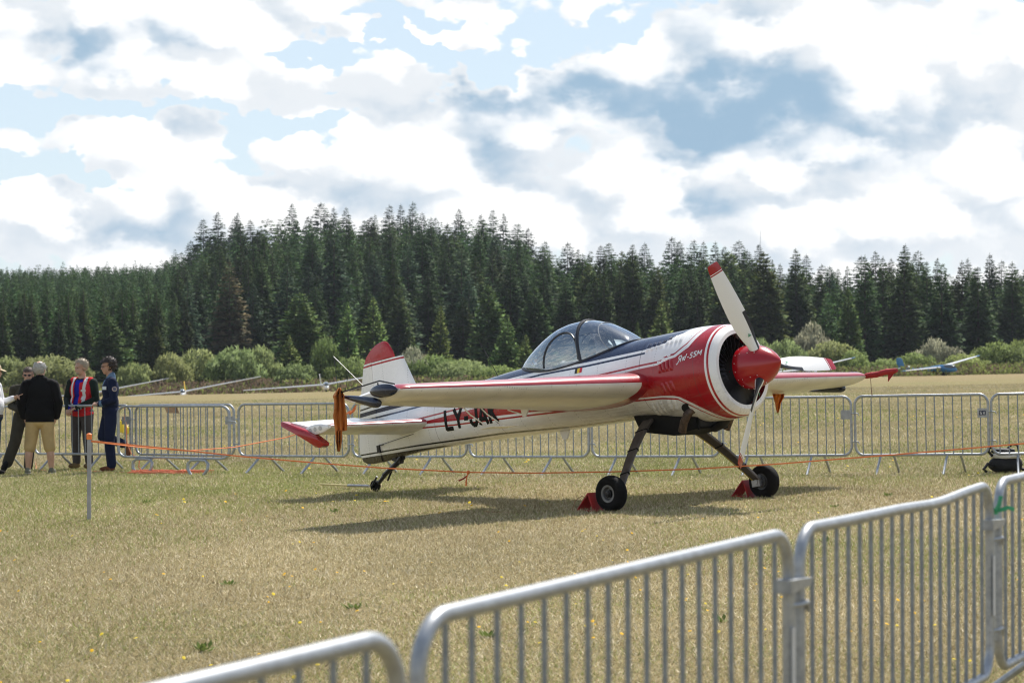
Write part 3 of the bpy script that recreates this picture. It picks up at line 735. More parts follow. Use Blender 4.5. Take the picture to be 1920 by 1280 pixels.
    # --- cooling louvres on the cowling
    def louvre(Xc, Zc, ln, sgn, mats, wdt=.030, prd=.020, tilt=0.18):
        mb = MB(); rows = []
        for tq in np.linspace(-1, 1, 9):
            row = []; z = Zc + tq * ln / 2; x0 = Xc - tilt * tq * ln / 2; sc_ = (1 - abs(tq) ** 3) ** .5
            for q_ in np.linspace(-1, 1, 7):
                x = x0 + q_ * wdt; hgt = prd * sc_ * (1 - abs(q_) ** 2.2) if q_ < .0 else prd * sc_ * (1 - abs(q_) ** 4)
                y = fus_side(x, z); nz = (z - .02) / .55
                row.append((x, sgn * (y + hgt * .95 - .002), z + hgt * nz))
            rows.append(row)
        mb.rings(rows, closed=False); part(mb, "louvre", mats, cowl)
    for sgn in (-1, 1):
        for x in (-1.335, -1.262, -1.190, -1.118): louvre(x, .425, .10, sgn, paint, prd=.014)
        for x in (-1.04, -.972, -.904, -.838): louvre(x, .455, .11, sgn, paint, .028, .014)
        for x in (-1.075, -1.015, -.955, -.893): louvre(x, .155, .14, sgn, paint)
        for x in (-1.058, -.988, -.912): louvre(x, -.085, .13, sgn, paint, prd=.014)
        for x in (-1.375, -1.29, -1.21, -1.075, -.99): louvre(x, -.285, .15, sgn, paint, .034, .018, -.35)
    # --- lettering, flag, script
    def on_side(outline_pts_fn, polys, name, mats, parent=None, lift=.004, sgn=-1):
        mb = MB()
        for poly in polys:                      # each poly is a quad ((x,z) corners); subdivided so that it follows the skin
            (a, b_, c_, d_) = [Vector(q) for q in poly]; nu, nv = 4, 4; vs = []; fs = []
            for i in range(nu + 1):
                for j in range(nv + 1):
                    p0 = a.lerp(b_, i / nu); p1 = d_.lerp(c_, i / nu); x, z = p0.lerp(p1, j / nv); vs.append((x, sgn * (fus_side(x, z) + lift), z))
            for i in range(nu):
                for j in range(nv): fs.append((i * (nv + 1) + j, (i + 1) * (nv + 1) + j, (i + 1) * (nv + 1) + j + 1, i * (nv + 1) + j + 1))
            mb.add(vs, fs)
        return part(mb, name, mats, parent)
    def stroke(p0, p1, w):
        p0, p1 = Vector(p0), Vector(p1); d = (p1 - p0).normalized(); n = Vector((-d.y, d.x)) * w / 2
        return [tuple(p0 + n), tuple(p1 + n), tuple(p1 - n), tuple(p0 - n)]
    LET = {'L': [((.02, 0), (.02, 1)), ((.0, .05), (.62, .05))], 'Y': [((.0, 1), (.34, .48)), ((.68, 1), (.34, .48)), ((.34, 0), (.34, .52))], '-': [((0, .44), (.36, .44))],
           'J': [((.56, .18), (.56, 1)), ((.56, .22), (.42, .05)), ((.46, .05), (.16, .05)), ((.2, .05), (.04, .22)), ((.04, .16), (.04, .36))],
           'A': [((.0, 0), (.33, 1)), ((.66, 0), (.33, 1)), ((.12, .28), (.54, .28))], 'K': [((.04, 0), (.04, 1)), ((.04, .36), (.60, 1)), ((.22, .56), (.66, 0))]}
    H = .255; sx = .235; cur = -5.01; polys = []
    ink = material("registration_black", (0.004, 0.004, 0.004), 0.5, spec=.15)
    for chx in 'LY-JAK':
        polys = []
        for (a, b_) in LET[chx]:
            f_ = lambda q: (cur + q[0] * sx + .0, .022 - .052 * (cur + q[0] * sx + 5.01) + q[1] * H - .008)
            polys.append(stroke(f_(a), f_(b_), .054 if chx != '-' else .055))
        on_side(None, polys, "registration_letter", ink)
        cur += {'L': .195, 'Y': .205, '-': .125, 'J': .185, 'A': .205, 'K': .2}[chx]
    wl = material("script_white", (0.80, 0.80, 0.79), 0.4); polys = []
    SCR = {'Ya': [((.62, 0), (.82, 1)), ((.82, 1), (.40, .98)), ((.40, .98), (.22, .74)), ((.22, .74), (.36, .50)), ((.36, .50), (.72, .48)), ((.50, .48), (.05, -.22)), ((.05, -.22), (-.25, -.30))], 'k': [((.15, 0), (.30, .66)), ((.22, .30), (.62, .66)), ((.34, .38), (.60, 0)), ((.60, 0), (.98, 1.05))], '-': [((.05, .36), (.36, .36))],
           '5': [((.70, 1), (.28, 1)), ((.28, 1), (.18, .56)), ((.18, .56), (.50, .58)), ((.50, .58), (.56, .30)), ((.56, .30), (.42, .04)), ((.42, .04), (.02, .04))], 'M': [((0, 0), (.22, 1)), ((.22, 1), (.42, .30)), ((.42, .30), (.86, 1)), ((.86, 1), (.74, 0))]}
    cur = -.795
    for chx, adv in (('Ya', .062), ('k', .080), ('-', .034), ('5', .052), ('5', .054), ('M', .05)):
        hh = .070 if chx in ('Ya', 'k') else .058
        for a, b_ in SCR[chx]:
            f_ = lambda q: (cur + q[0] * .072, .165 + .10 * (cur + .795) + q[1] * hh)
            polys.append(stroke(f_(a), f_(b_), .0125))
        cur += adv
    on_side(None, polys, "type_script", wl)
    for i, (cn, cc_) in enumerate((("flag_black", (.01, .01, .01)), ("flag_yellow", (.75, .5, .02)), ("flag_red", (.6, .02, .03)))):
        x0 = -2.50 + i * .04; on_side(None, [[(x0, .32), (x0 + .04, .32), (x0 + .04, .378), (x0, .378)]], "flag_stripe", material(cn, cc_, 0.4))
    polys = []; sq = [(0, 0), (.02, .05), (.05, .045), (.04, .01), (.01, .0)]; pts = [(-6.86, .70)]
    scr = MB(); xs_ = np.linspace(0, 1, 40); pth = [(-6.86 + .26 * q, -.036, .70 + .012 * q + .018 * abs(math.sin(q * 17)) * (1.6 if q < .2 else .8)) for q in xs_]
    scr.tube(pth, .004, 5); part(scr, "pilot_script", red, rud)
    # checker transitions of the stripes over the louvres
    chk = [[(-1.30 + i * .055, .415 + .012 * i + (.016 if i % 2 else 0)), (-1.245 + i * .055, .415 + .012 * i + (.016 if i % 2 else 0)), (-1.245 + i * .055, .432 + .012 * i + (.016 if i % 2 else 0)), (-1.30 + i * .055, .432 + .012 * i + (.016 if i % 2 else 0))] for i in range(6)]
    on_side(None, chk, "checker_square", navy, None, .015)
    chk = [[(-1.10 + i * .05, .205 + .012 * i + (.02 if i % 2 else 0)), (-1.05 + i * .05, .205 + .012 * i + (.02 if i % 2 else 0)), (-1.05 + i * .05, .226 + .012 * i + (.02 if i % 2 else 0)), (-1.10 + i * .05, .226 + .012 * i + (.02 if i % 2 else 0))] for i in range(4)]
    on_side(None, chk, "checker_square", white, None, .022)
    # --- aerials, sighting frame, rods, pitot
    q = MB(); q.tube([(-4.22, 0, .565), (-4.50, 0, 1.10)], [.005, .003], 6); part(q, "whip_aerial", black)
    q = MB(); q.prism([(-3.10, -.008, -.27), (-3.28, -.008, -.265), (-3.24, -.008, -.37), (-3.17, -.008, -.375)], (0, .016, 0)); part(q, "belly_aerial", white, None, False)
    rod = material("sight_rod_grey", (0.30, 0.30, 0.30), 0.4, metal=0.4)
    q = MB(); q.tube([(-1.62, -4.07, .125), (-1.843, -4.07, .195), (-2.53, -4.07, .175)], .0085, 6); q.tube([(-1.88, -4.07, .18), (-1.88, -4.07, .10)], .008, 6); sf = part(q, "sighting_frame", blackg)
    q = MB(); q.tube([(-2.54, -4.07, .576), (-2.10, -4.07, .175)], .0032, 6); part(q, "sight_rod", material("sight_rod_pale", (0.62, 0.62, 0.60), 0.4), sf)
    q = MB(); q.tube([(-2.54, -4.07, .576), (-2.53, -4.07, .175)], .0028, 5); q.tube([(-2.32, -4.07, .375), (-2.42, -4.07, .175)], .0028, 5); part(q, "sight_wire", blackg, sf)
    q = MB(); q.tube([(-1.55, 4.03, .06), (-1.10, 4.03, .05)], .008, 6); part(q, "pitot_tube", steel)
    return root, Rm, hub, base
YAK, YR, YHUB, YBASE = build_yak()
def yw(x, y, z): return YHUB + (YR @ Vector((x, y, z)))
# ------------------------------------------------------------------ ground
def vnoise(x, y, scale, seed=0):
    """smooth value noise, 0..1"""
    g = np.random.default_rng(seed).random((64, 64)); X = np.asarray(x) / scale; Y = np.asarray(y) / scale
    xi = np.floor(X).astype(int); yi = np.floor(Y).astype(int); fx = X - xi; fy = Y - yi
    fx = fx * fx * (3 - 2 * fx); fy = fy * fy * (3 - 2 * fy)
    a = g[xi % 64, yi % 64]; b = g[(xi + 1) % 64, yi % 64]; c = g[xi % 64, (yi + 1) % 64]; d = g[(xi + 1) % 64, (yi + 1) % 64]
    return (a * (1 - fx) + b * fx) * (1 - fy) + (c * (1 - fx) + d * fx) * fy
def greenness(x, y):
    """0 straw .. 1 green: the ground stays greener around the far fence"""
    band = np.exp(-((y - 33) / 6.5) ** 2) * 0.34 + np.exp(-((y - 62) / 16) ** 2) * 0.12
    left = np.clip((-x - 1.5) / 6, 0, 1) * np.exp(-((y - 30) / 6) ** 2) * 0.25
    n = 0.55 * vnoise(x, y * 0.55, 2.6, 3) + 0.3 * vnoise(x, y * 0.7, 0.8, 4) + 0.15 * vnoise(x, y, 7, 5)
    return np.clip((n - 0.42) * 1.35 + band + left, 0, 1)

def build_ground():
    sx = np.unique(np.concatenate([np.linspace(-30, 30, 61), np.sinh(np.linspace(-4.2, 4.2, 90)) * 45]))
    sy = np.unique(np.concatenate([np.linspace(-30, 60, 46), np.linspace(60, 620, 170), np.geomspace(620, 4000, 30)]))
    X, Y = np.meshgrid(sx, sy); Z = terrain(X, Y)
    v = np.c_[X.ravel(), Y.ravel(), Z.ravel()]; n = len(sx)
    i, j = np.meshgrid(np.arange(len(sx) - 1), np.arange(len(sy) - 1)); q = (j * n + i).ravel()
    f = np.c_[q, q + 1, q + n + 1, q + n]
    me = bpy.data.meshes.new("ground"); me.from_pydata(v.tolist(), [], f.tolist()); me.polygons.foreach_set('use_smooth', [True] * len(f))
    m = bpy.data.materials.new("dry_airfield_grass"); m.use_nodes = True; k = NT(m.node_tree); b = m.node_tree.nodes['Principled BSDF']
    g = k.node('ShaderNodeNewGeometry'); P = g.outputs['Position']
    sp = k.node('ShaderNodeSeparateXYZ'); k.l.new(P, sp.inputs[0])
    Yc = sp.outputs[1]
    n1 = k.noise(k.vscale(P, (1, .55, 1)), .35, 5, .6); n2 = k.noise(P, 9.0, 5, .7); n3 = k.noise(k.vscale(P, (.25, 1.0, 1)), .11, 4, .6); n4 = k.noise(P, 55.0, 3, .7)
    straw = k.mix(k.smooth(n2, .3, .7), rgba((.30, .238, .118)), rgba((.20, .162, .074)))
    green = k.mix(k.smooth(n2, .3, .7), rgba((.200, .205, .070)), rgba((.120, .130, .045)))
    band = k.math('ADD', k.smooth(Yc, 24, 33), k.math('MULTIPLY', k.smooth(Yc, 38, 62), -0.65))
    gf = k.math('ADD', k.math('MULTIPLY', k.math('SUBTRACT', n1, .45), 1.1), k.math('MULTIPLY', band, .40))
    gf = k.math('ADD', gf, k.math('MULTIPLY', k.math('SUBTRACT', n3, .5), k.smooth(Yc, 40, 80, 0, 1.6)), clamp=True)
    col = k.mix(gf, straw, green)
    # the uncut heath beyond the runway is browner
    col = k.mix(k.smooth(Yc, 118, 158, 0, .6), col, rgba((.270, .205, .110)))
    col = k.mix(k.smooth(Yc, 172, 200, 0, 1.), col, rgba((.075, .075, .032)))
    col = k.mix(k.math('MULTIPLY', k.smooth(n4, .35, .75), .35), col, rgba((.10, .08, .04)))
    k.l.new(col, b.inputs['Base Color']); b.inputs['Roughness'].default_value = .95; b.inputs['Specular IOR Level'].default_value = .1
    bp = k.node('ShaderNodeBump'); bp.inputs['Strength'].default_value = .7; bp.inputs['Distance'].default_value = .06
    k.l.new(k.math('ADD', n2, k.math('MULTIPLY', n4, .6)), bp.inputs['Height']); k.l.new(bp.outputs[0], b.inputs['Normal'])
    me.materials.append(m)
    tag(link("ground", me), kind="structure")
build_ground()

def tri_mesh(name, verts, tris, mat, cols=None, normals=None):
    if normals is not None:          # leaves are wound to face outwards and shaded with the soft outline of the crown
        a, b, c = verts[tris[:, 0]], verts[tris[:, 1]], verts[tris[:, 2]]; ng = np.cross(b - a, c - a)
        fl = (ng * normals[tris[:, 0]]).sum(1) < 0; tris = tris.copy(); tris[fl] = tris[fl][:, ::-1]
    me = bpy.data.meshes.new(name); nv, nt = len(verts), len(tris); w = tris.shape[1]
    me.vertices.add(nv); me.vertices.foreach_set('co', verts.astype(np.float32).ravel())
    me.loops.add(nt * w); me.loops.foreach_set('vertex_index', tris.astype(np.int32).ravel())
    me.polygons.add(nt); me.polygons.foreach_set('loop_start', np.arange(0, nt * w, w, dtype=np.int32))
    if cols is not None:
        at = me.color_attributes.new('tint', 'FLOAT_COLOR', 'POINT'); at.data.foreach_set('color', np.c_[cols, np.ones(nv)].astype(np.float32).ravel())
    me.materials.append(mat); me.update(calc_edges=True); me.validate()
    if normals is not None:
        me.polygons.foreach_set('use_smooth', np.ones(len(me.polygons), bool)); me.normals_split_custom_set_from_vertices(normals.tolist())
    return me
def crown_normals(V, aspect, seed, up=.62, jit=.55):
    r = np.hypot(V[:, 0], V[:, 1]) + 1e-6; n = np.c_[V[:, 0] / r * .8, V[:, 1] / r * .8, np.full(len(V), up)]
    n += np.repeat(np.random.default_rng(seed).normal(size=(len(V) // 4, 3)) * jit * .5, 4, 0); n[:, 2] *= aspect
    return n / np.linalg.norm(n, axis=1)[:, None]
def leaf_material(name, trans=0.3, rough=0.7, vary=0.0, colour=None, cfac=0.25):
    m = bpy.data.materials.new(name); m.use_nodes = True; k = NT(m.node_tree); k.n.clear(); o = k.node('ShaderNodeOutputMaterial')
    at = k.node('ShaderNodeAttribute'); at.attribute_name = 'tint'; c = at.outputs['Color']
    if vary > 0:
        oi = k.node('ShaderNodeObjectInfo'); hs = k.node('ShaderNodeHueSaturation')
        r = oi.outputs['Random']
        k.l.new(k.math('MULTIPLY_ADD', r, .05, .475), hs.inputs['Hue'])
        k.l.new(k.math('MULTIPLY_ADD', k.math('FRACT', k.math('MULTIPLY', r, 7.31)), vary * 2, 1 - vary), hs.inputs['Value'])
        k.l.new(c, hs.inputs['Color']); c = hs.outputs[0]
    d = k.node('ShaderNodeBsdfPrincipled'); d.inputs['Roughness'].default_value = rough; d.inputs['Specular IOR Level'].default_value = .08; k.l.new(c, d.inputs['Base Color'])
    t = k.node('ShaderNodeBsdfTranslucent'); k.l.new(c, t.inputs[0])
    mx = k.node('ShaderNodeMixShader'); mx.inputs[0].default_value = trans
    k.l.new(d.outputs[0], mx.inputs[1]); k.l.new(t.outputs[0], mx.inputs[2]); k.l.new(mx.outputs[0], o.inputs[0])
    return m

def build_grass():
    rng = np.random.default_rng(5); N = 1500000
    y = 9.5 + 37.0 * rng.random(N)
    half = .242 * y + 1.6
    keep = (rng.random(N) < (half / y) / .42) & (rng.random(N) < np.clip((46 - y) / 10, 0, 1))      # more blades per square metre nearby
    y = y[keep]; half = half[keep]; n = len(y); x = (rng.random(n) * 2 - 1) * half
    far = (y - 9.5) / 33
    g = greenness(x, y)
    h = (.015 + .032 * rng.random(n) ** 1.6) * (.75 + .6 * vnoise(x, y, .5, 9)) * (1 + .5 * far)
    stalk = rng.random(n) < .02; h[stalk] *= 1.9
    w = (.0026 + .0030 * rng.random(n)) * (1 + 1.7 * far); w[stalk] *= .6
    a = rng.random(n) * 2 * PI; lean = .25 + .95 * rng.random(n) ** .8; la = rng.random(n) * 2 * PI
    # coarser tufts farther out, where single blades are below a pixel
    n2 = 230000; y2 = 40 + 75 * rng.random(n2) ** 1.15; x2 = (rng.random(n2) * 2 - 1) * (.242 * y2 + 2); f2 = (y2 - 40) / 75
    x = np.r_[x, x2]; y = np.r_[y, y2]; g = np.r_[g, greenness(x2, y2)]; h = np.r_[h, .035 + .05 * rng.random(n2)]; w = np.r_[w, .010 + .03 * rng.random(n2) * (.4 + f2)]
    a = np.r_[a, (rng.random(n2) - .5) * 1.2]; lean = np.r_[lean, .2 + .8 * rng.random(n2)]; la = np.r_[la, rng.random(n2) * 2 * PI]; n = len(x)
    z = terrain(x, y) - .004
    b0 = np.c_[x - np.cos(a) * w, y - np.sin(a) * w, z]; b1 = np.c_[x + np.cos(a) * w, y + np.sin(a) * w, z]
    tp = np.c_[x + np.cos(la) * h * np.sin(lean) * 1.2, y + np.sin(la) * h * np.sin(lean) * 1.2, z + h * np.cos(lean)]
    V = np.stack([b0, b1, tp], 1).reshape(-1, 3); T = np.arange(3 * n).reshape(-1, 3)
    pal_s = np.array([(.57, .48, .295), (.50, .42, .25), (.72, .63, .44), (.34, .275, .155), (.46, .405, .225)]); pal_g = np.array([(.33, .345, .125), (.40, .41, .165), (.25, .275, .09)])
    cs = pal_s[rng.integers(0, 5, n)]; cg = pal_g[rng.integers(0, 3, n)]
    gm = (rng.random(n) < g * .95)[:, None]; c = np.where(gm, cg, cs) * (.86 + .28 * rng.random(n))[:, None]; mean = np.where(gm, np.array((.32, .335, .13)), np.array((.51, .44, .26))); ff = np.clip((y - 32) / 25, 0, .75)[:, None]; c = c * (1 - ff) + mean * ff
    patch = .80 + .26 * vnoise(x, y * .6, 2.3, 41) + .16 * vnoise(x + .4 * y, y * .25, 1.1, 42); c = c * patch[:, None]
    C = np.repeat(c, 3, 0)
    me = tri_mesh("grass", V, T, leaf_material("grass_blades", .22, .6), C)
    tag(link("grass", me), "short dry straw-coloured grass with greener patches", "grass", kind="stuff")
    return n
print("blades", build_grass())

def build_flowers():
    rng = np.random.default_rng(21); V = []; F = []; o = 0
    V = []; T = []; C = []
    pts = []
    for _ in range(230):
        y = 11.5 + 13 * rng.random() ** 1.3; x = (rng.random() * 2 - 1) * (.235 * y + .5)
        if vnoise(x, y, 1.7, 31) > .38: pts.append((x, y, .007 + .007 * rng.random()))
    for _ in range(420):
        y = 24 + 36 * rng.random(); x = (rng.random() * 2 - 1) * (.235 * y + .5)
        if vnoise(x, y, 3.0, 32) > .55: pts.append((x, y, .013 + .008 * rng.random()))
    for (x, y, r) in pts:
        z = terrain(x, y) + .028 + .035 * rng.random(); o = len(V)
        col = np.array((.86, .50, .02)) if rng.random() < .55 else np.array((.80, .62, .05))
        tx, ty = (rng.random(2) - .5) * .7 + (0, -.35)
        V.append((x, y, z + .004)); C.append(col * .8)
        for j in range(8):
            a = 2 * PI * j / 8; rr = r * (.85 + .3 * rng.random()); V.append((x + math.cos(a) * rr, y + math.sin(a) * rr, z + math.cos(a) * rr * tx + math.sin(a) * rr * -ty)); C.append(col)
        for j in range(8): T.append((o, o + 1 + j, o + 1 + (j + 1) % 8))
        s = len(V); V += [(x - .0015, y, z - .06), (x + .0015, y, z - .06), (x, y, z)]; C += [(.10, .14, .04)] * 3; T.append((s, s + 1, s + 2))
    me = tri_mesh("wildflowers", np.array(V), np.array(T), leaf_material("petals", .25, .6), np.array(C))
    tag(link("wildflowers", me), "tiny yellow hawkbit flowers dotted over the dry grass", "flowers", kind="stuff")
    # flat rosettes of green weeds
    V = []; T = []; C = []
    for _ in range(10):
        y = 11.5 + 20 * rng.random(); x = (rng.random() * 2 - 1) * (.235 * y + .5); R = .03 + .05 * rng.random()
        for j in range(22):
            a = rng.random() * 2 * PI; r0 = R * rng.random(); bx, by = x + math.cos(a) * r0, y + math.sin(a) * r0; bz = terrain(bx, by); L = .03 + .04 * rng.random(); up = .3 + .9 * rng.random(); o = len(V)
            d = np.array((math.cos(a) * math.cos(up), math.sin(a) * math.cos(up), math.sin(up))) * L; s = np.array((-math.sin(a), math.cos(a), 0)) * L * .22; p = np.array((bx, by, bz))
            V += [p, p + d * .55 + s, p + d, p + d * .55 - s]; T += [(o, o + 1, o + 2), (o, o + 2, o + 3)]; C += [np.array((.15, .20, .055)) * (.7 + .6 * rng.random())] * 4
    me = tri_mesh("weeds", np.array(V), np.array(T), leaf_material("weed_leaves", .25, .6), np.array(C))
    tag(link("weeds", me), "small green weed rosettes scattered in the dry grass", "weeds", kind="stuff")
build_flowers()

# ------------------------------------------------------------------ conifers
def crown_mesh(name, seed, mat, whorls=34, per=8, sprays=9, shape=0.85, droop=0.25, base=0.05, tint=(.034, .055, .026), ragged=.3, size=1.0, aspect=4.6):
    """unit crown: height 1, radius 1 (scaled per tree); each quad is a spray of needles; aspect = height / radius of the finished tree"""
    rng = np.random.default_rng(seed); V = []; Q = []; C = []
    tint = np.array(tint); lop = rng.random() * 2 * PI
    for wi in range(whorls):
        t = base + (1 - base) * ((wi + rng.random() * .7) / whorls) ** .80
        if t > .985: continue
        prof = min((1 - t) ** shape * 1.04, (t - base + .10) * 5.0, 1.0)
        for bi in range(max(5, int(per * (.55 + .65 * (1 - t))))):
            a = rng.random() * 2 * PI; L = prof * (1 - ragged + ragged * 1.3 * rng.random()) * (1 + .10 * math.cos(a - lop)) + .012
            rise = .30 * (t ** 2) - droop * .35 * (1 - t); ns = max(3, int(sprays * (.30 + .70 * L)))
            ca, sa = math.cos(a), math.sin(a); bc = tint * (.60 + .8 * rng.random()) * np.array((1 + .3 * (rng.random() - .5), 1, 1 + .2 * (rng.random() - .5)))
            for s in range(ns):
                q = (s + .3 + .6 * rng.random()) / ns; q = .12 + .88 * q
                r = L * q; zz = t + (rise * L * q - droop * .22 * L * q * q) / aspect
                sd = 1 if s % 2 else -1; aa = a + sd * (.3 + .8 * rng.random()) * (1.1 - .7 * q)
                ln = (.042 + .180 * L * (1.2 - .6 * q) + .06 * prof) * size * (.7 + .6 * rng.random()); wd = ln * (.22 + .20 * rng.random())
                hz = (.7 * (rng.random() - .5) - droop * .5 + .35 * t) / aspect
                p = np.array((ca * r, sa * r, zz)); d = np.array((math.cos(aa) * ln, math.sin(aa) * ln, hz * ln))
                tilt = (rng.random() - .5) * 2.2
                e = np.array((-math.sin(aa) * wd * math.cos(tilt), math.cos(aa) * wd * math.cos(tilt), wd * math.sin(tilt) / aspect))
                o = len(V); V += [p, p + d * .5 + e, p + d, p + d * .5 - e]; Q.append((o, o + 1, o + 2, o + 3)); cc = bc * (.75 + .5 * rng.random()); C += [cc] * 4
    # the leading shoot: short upright needles
    for j in range(14):
        a = rng.random() * 2 * PI; t = .955 + .045 * j / 14; ln = .05 * (1.01 - t) / .05 + .010; p = np.array((0, 0, t)); d = np.array((math.cos(a) * ln, math.sin(a) * ln, .5 * ln / aspect + .006)); e = np.array((-math.sin(a), math.cos(a), 0)) * (ln * .25 + .006)
        o = len(V); V += [p, p + d * .5 + e, p + d, p + d * .5 - e]; Q.append((o, o + 1, o + 2, o + 3)); C += [tint] * 4
    V = np.array(V); return tri_mesh(name, V, np.array(Q), mat, np.array(C), crown_normals(V, aspect, seed))
NEEDLE = leaf_material("conifer_needles", .26, .75, .42)
BARK = material("conifer_bark", (.075, .058, .044), .9, var=.4, vscale=8, bump=.5, bscale=12)
TR = MB(); TR.tube([(0, 0, -.02), (0, 0, .1), (.003, .002, .4), (0, .003, .75), (0, 0, .985)], [.020, .016, .012, .006, .001], 8); TRUNK = TR.mesh("trunk", BARK)
DARK = [crown_mesh("spruce_crown", s, NEEDLE, 48, 15, 12, .72, .45, .03, (.043, .076, .021), .36) for s in (1, 2, 3, 12)]
TALL = [crown_mesh("tall_spruce_crown", s, NEEDLE, 48, 12, 11, .68, .50, .08, (.045, .078, .040), .40) for s in (4, 5, 6, 13)]  # bluer needle tint: the haze of distance put into the colour
CONE = [crown_mesh("dense_conifer_crown", s, NEEDLE, 48, 16, 12, .66, .10, .02, (.082, .125, .034), .24, aspect=4.0) for s in (7, 8)]
YOUNG = [crown_mesh("young_conifer_crown", s, NEEDLE, 40, 14, 11, .84, -.15, .02, (.15, .215, .055), .28, 1.05, 3.6) for s in (9, 10)]
RUSTY = [crown_mesh("rusty_spruce_crown", 11, NEEDLE, 46, 13, 12, .80, .45, .03, (.125, .110, .055), .35)]
def conifer(name, x, y, H, R, kind, label, group=None, rot=None):
    t = thing(name, label, "tree", (x, y, terrain(x, y) - .15), rot if rot is not None else random.random() * 6.28, group)
    lst = {'dark': DARK, 'tall': TALL, 'cone': CONE, 'young': YOUNG, 'rusty': RUSTY}[kind]
    c = link("crown", random.choice(lst), t); c.scale = (R, R * random.uniform(.9, 1.1), H)
    k = link("trunk", TRUNK, t); k.scale = (H * .9, H * .9, H)
    return t
def px_tree(name, u, vtop, d, wpx, kind, label, group=None):
    x = (u - 960) / FPX * d; H = HC + (680 - vtop) * d / FPX - terrain(x, d) + .15; R = wpx / 2 * d / FPX * 1.08
    return conifer(name, x, d, H, R, kind, label, group)
FRONT = [(205, 592, 203, 96, 'cone', "broad green conifer standing behind the man in navy overalls"), (293, 610, 207, 50, 'cone', "small green conifer behind the bushes beyond the empty barrier pair"),
 (430, 488, 236, 100, 'rusty', "big brownish half-dead spruce standing out in the dark forest"), (488, 474, 250, 78, 'dark', "tall dark spruce just beside the brownish half-dead spruce"),
 (562, 548, 214, 116, 'cone', "broad dark conifer at the forest edge above the white glider's wing"), (542, 628, 204, 58, 'young', "small bright green young conifer in front of a broad dark one"),
 (652, 566, 222, 52, 'young', "slim light green conifer left of the plane's tail fin"), (700, 556, 216, 76, 'young', "light green conifer standing directly behind the plane's red rudder cap"), (746, 538, 226, 72, 'cone', "green conifer just right of the plane's red rudder cap"),
 (826, 572, 222, 50, 'young', "slim light green conifer halfway between tail fin and canopy"), (868, 556, 232, 64, 'dark', "mid-height spruce behind the whip aerial"), (915, 534, 222, 98, 'cone', "broad green conifer behind the whip aerial, wider than its neighbours"),
 (952, 590, 212, 66, 'young', "light green conifer just left of the canopy's rear end"), (1002, 536, 224, 82, 'cone', "dense green conifer rising behind the rear of the canopy"), (986, 626, 206, 44, 'young', "little bright green conifer touching the rear of the canopy"),
 (792, 436, 272, 96, 'dark', "tall dark spruce in the middle of the forested hill"), (842, 442, 268, 84, 'dark', "tall dark spruce beside the tallest one on the mid-hill"), (1018, 462, 262, 92, 'dark', "dark spruce on the right shoulder of the hill"),
 (1120, 500, 240, 70, 'dark', "dark spruce rising straight above the canopy top"), (1186, 468, 246, 98, 'dark', "large dark spruce above the windscreen"), (1240, 562, 216, 62, 'young', "light green conifer above the engine cowling's rear end"), (1196, 602, 208, 32, 'young', "tiny pointed young conifer touching the front of the windscreen"),
 (1308, 528, 232, 66, 'dark', "mid-height spruce left of the upright propeller blade"), (1350, 500, 246, 60, 'dark', "dark spruce behind the tip of the upright propeller blade"), (1432, 472, 226, 100, 'cone', "smooth dense dark green conifer just right of the upright propeller blade"),
 (1492, 466, 238, 86, 'dark', "tall spruce standing right of the smooth dense conifer"), (1556, 498, 262, 60, 'tall', "thin haze-tinted spruce in the gap of the right-hand forest"), (1622, 478, 226, 78, 'dark', "first tall spruce of the dark group above the far wingtip"), (1656, 480, 240, 56, 'dark', "slender spruce inside the dark group above the far wingtip"),
 (1696, 466, 226, 100, 'dark', "tallest spruce of the dark group above the blue glider"), (1738, 490, 238, 66, 'dark', "spruce half hidden behind the tallest above the blue glider"), (1766, 506, 214, 92, 'dark', "broad dark spruce right above the blue glider's nose"), (1804, 488, 240, 64, 'dark', "dark spruce above the blue glider's raised wing"),
 (1834, 500, 220, 90, 'dark', "broad spruce near the right edge above the raised blue wing tip"), (1856, 474, 250, 64, 'tall', "tall spruce top poking up near the right edge"), (1898, 490, 236, 82, 'dark', "spruce cut by the right edge of the picture"), (1590, 540, 216, 60, 'cone', "mid-height conifer above the white wing with the blue tip"),
 (60, 560, 232, 60, 'dark', "dark plantation spruce above the man in the white shirt"), (345, 560, 226, 56, 'dark', "dark plantation spruce above the first white glider")]
for (u, v, d, w, kd, lab) in FRONT: px_tree({'young': 'young_conifer', 'cone': 'dense_conifer'}.get(kd, 'spruce'), u, v, d, w, kd, lab)

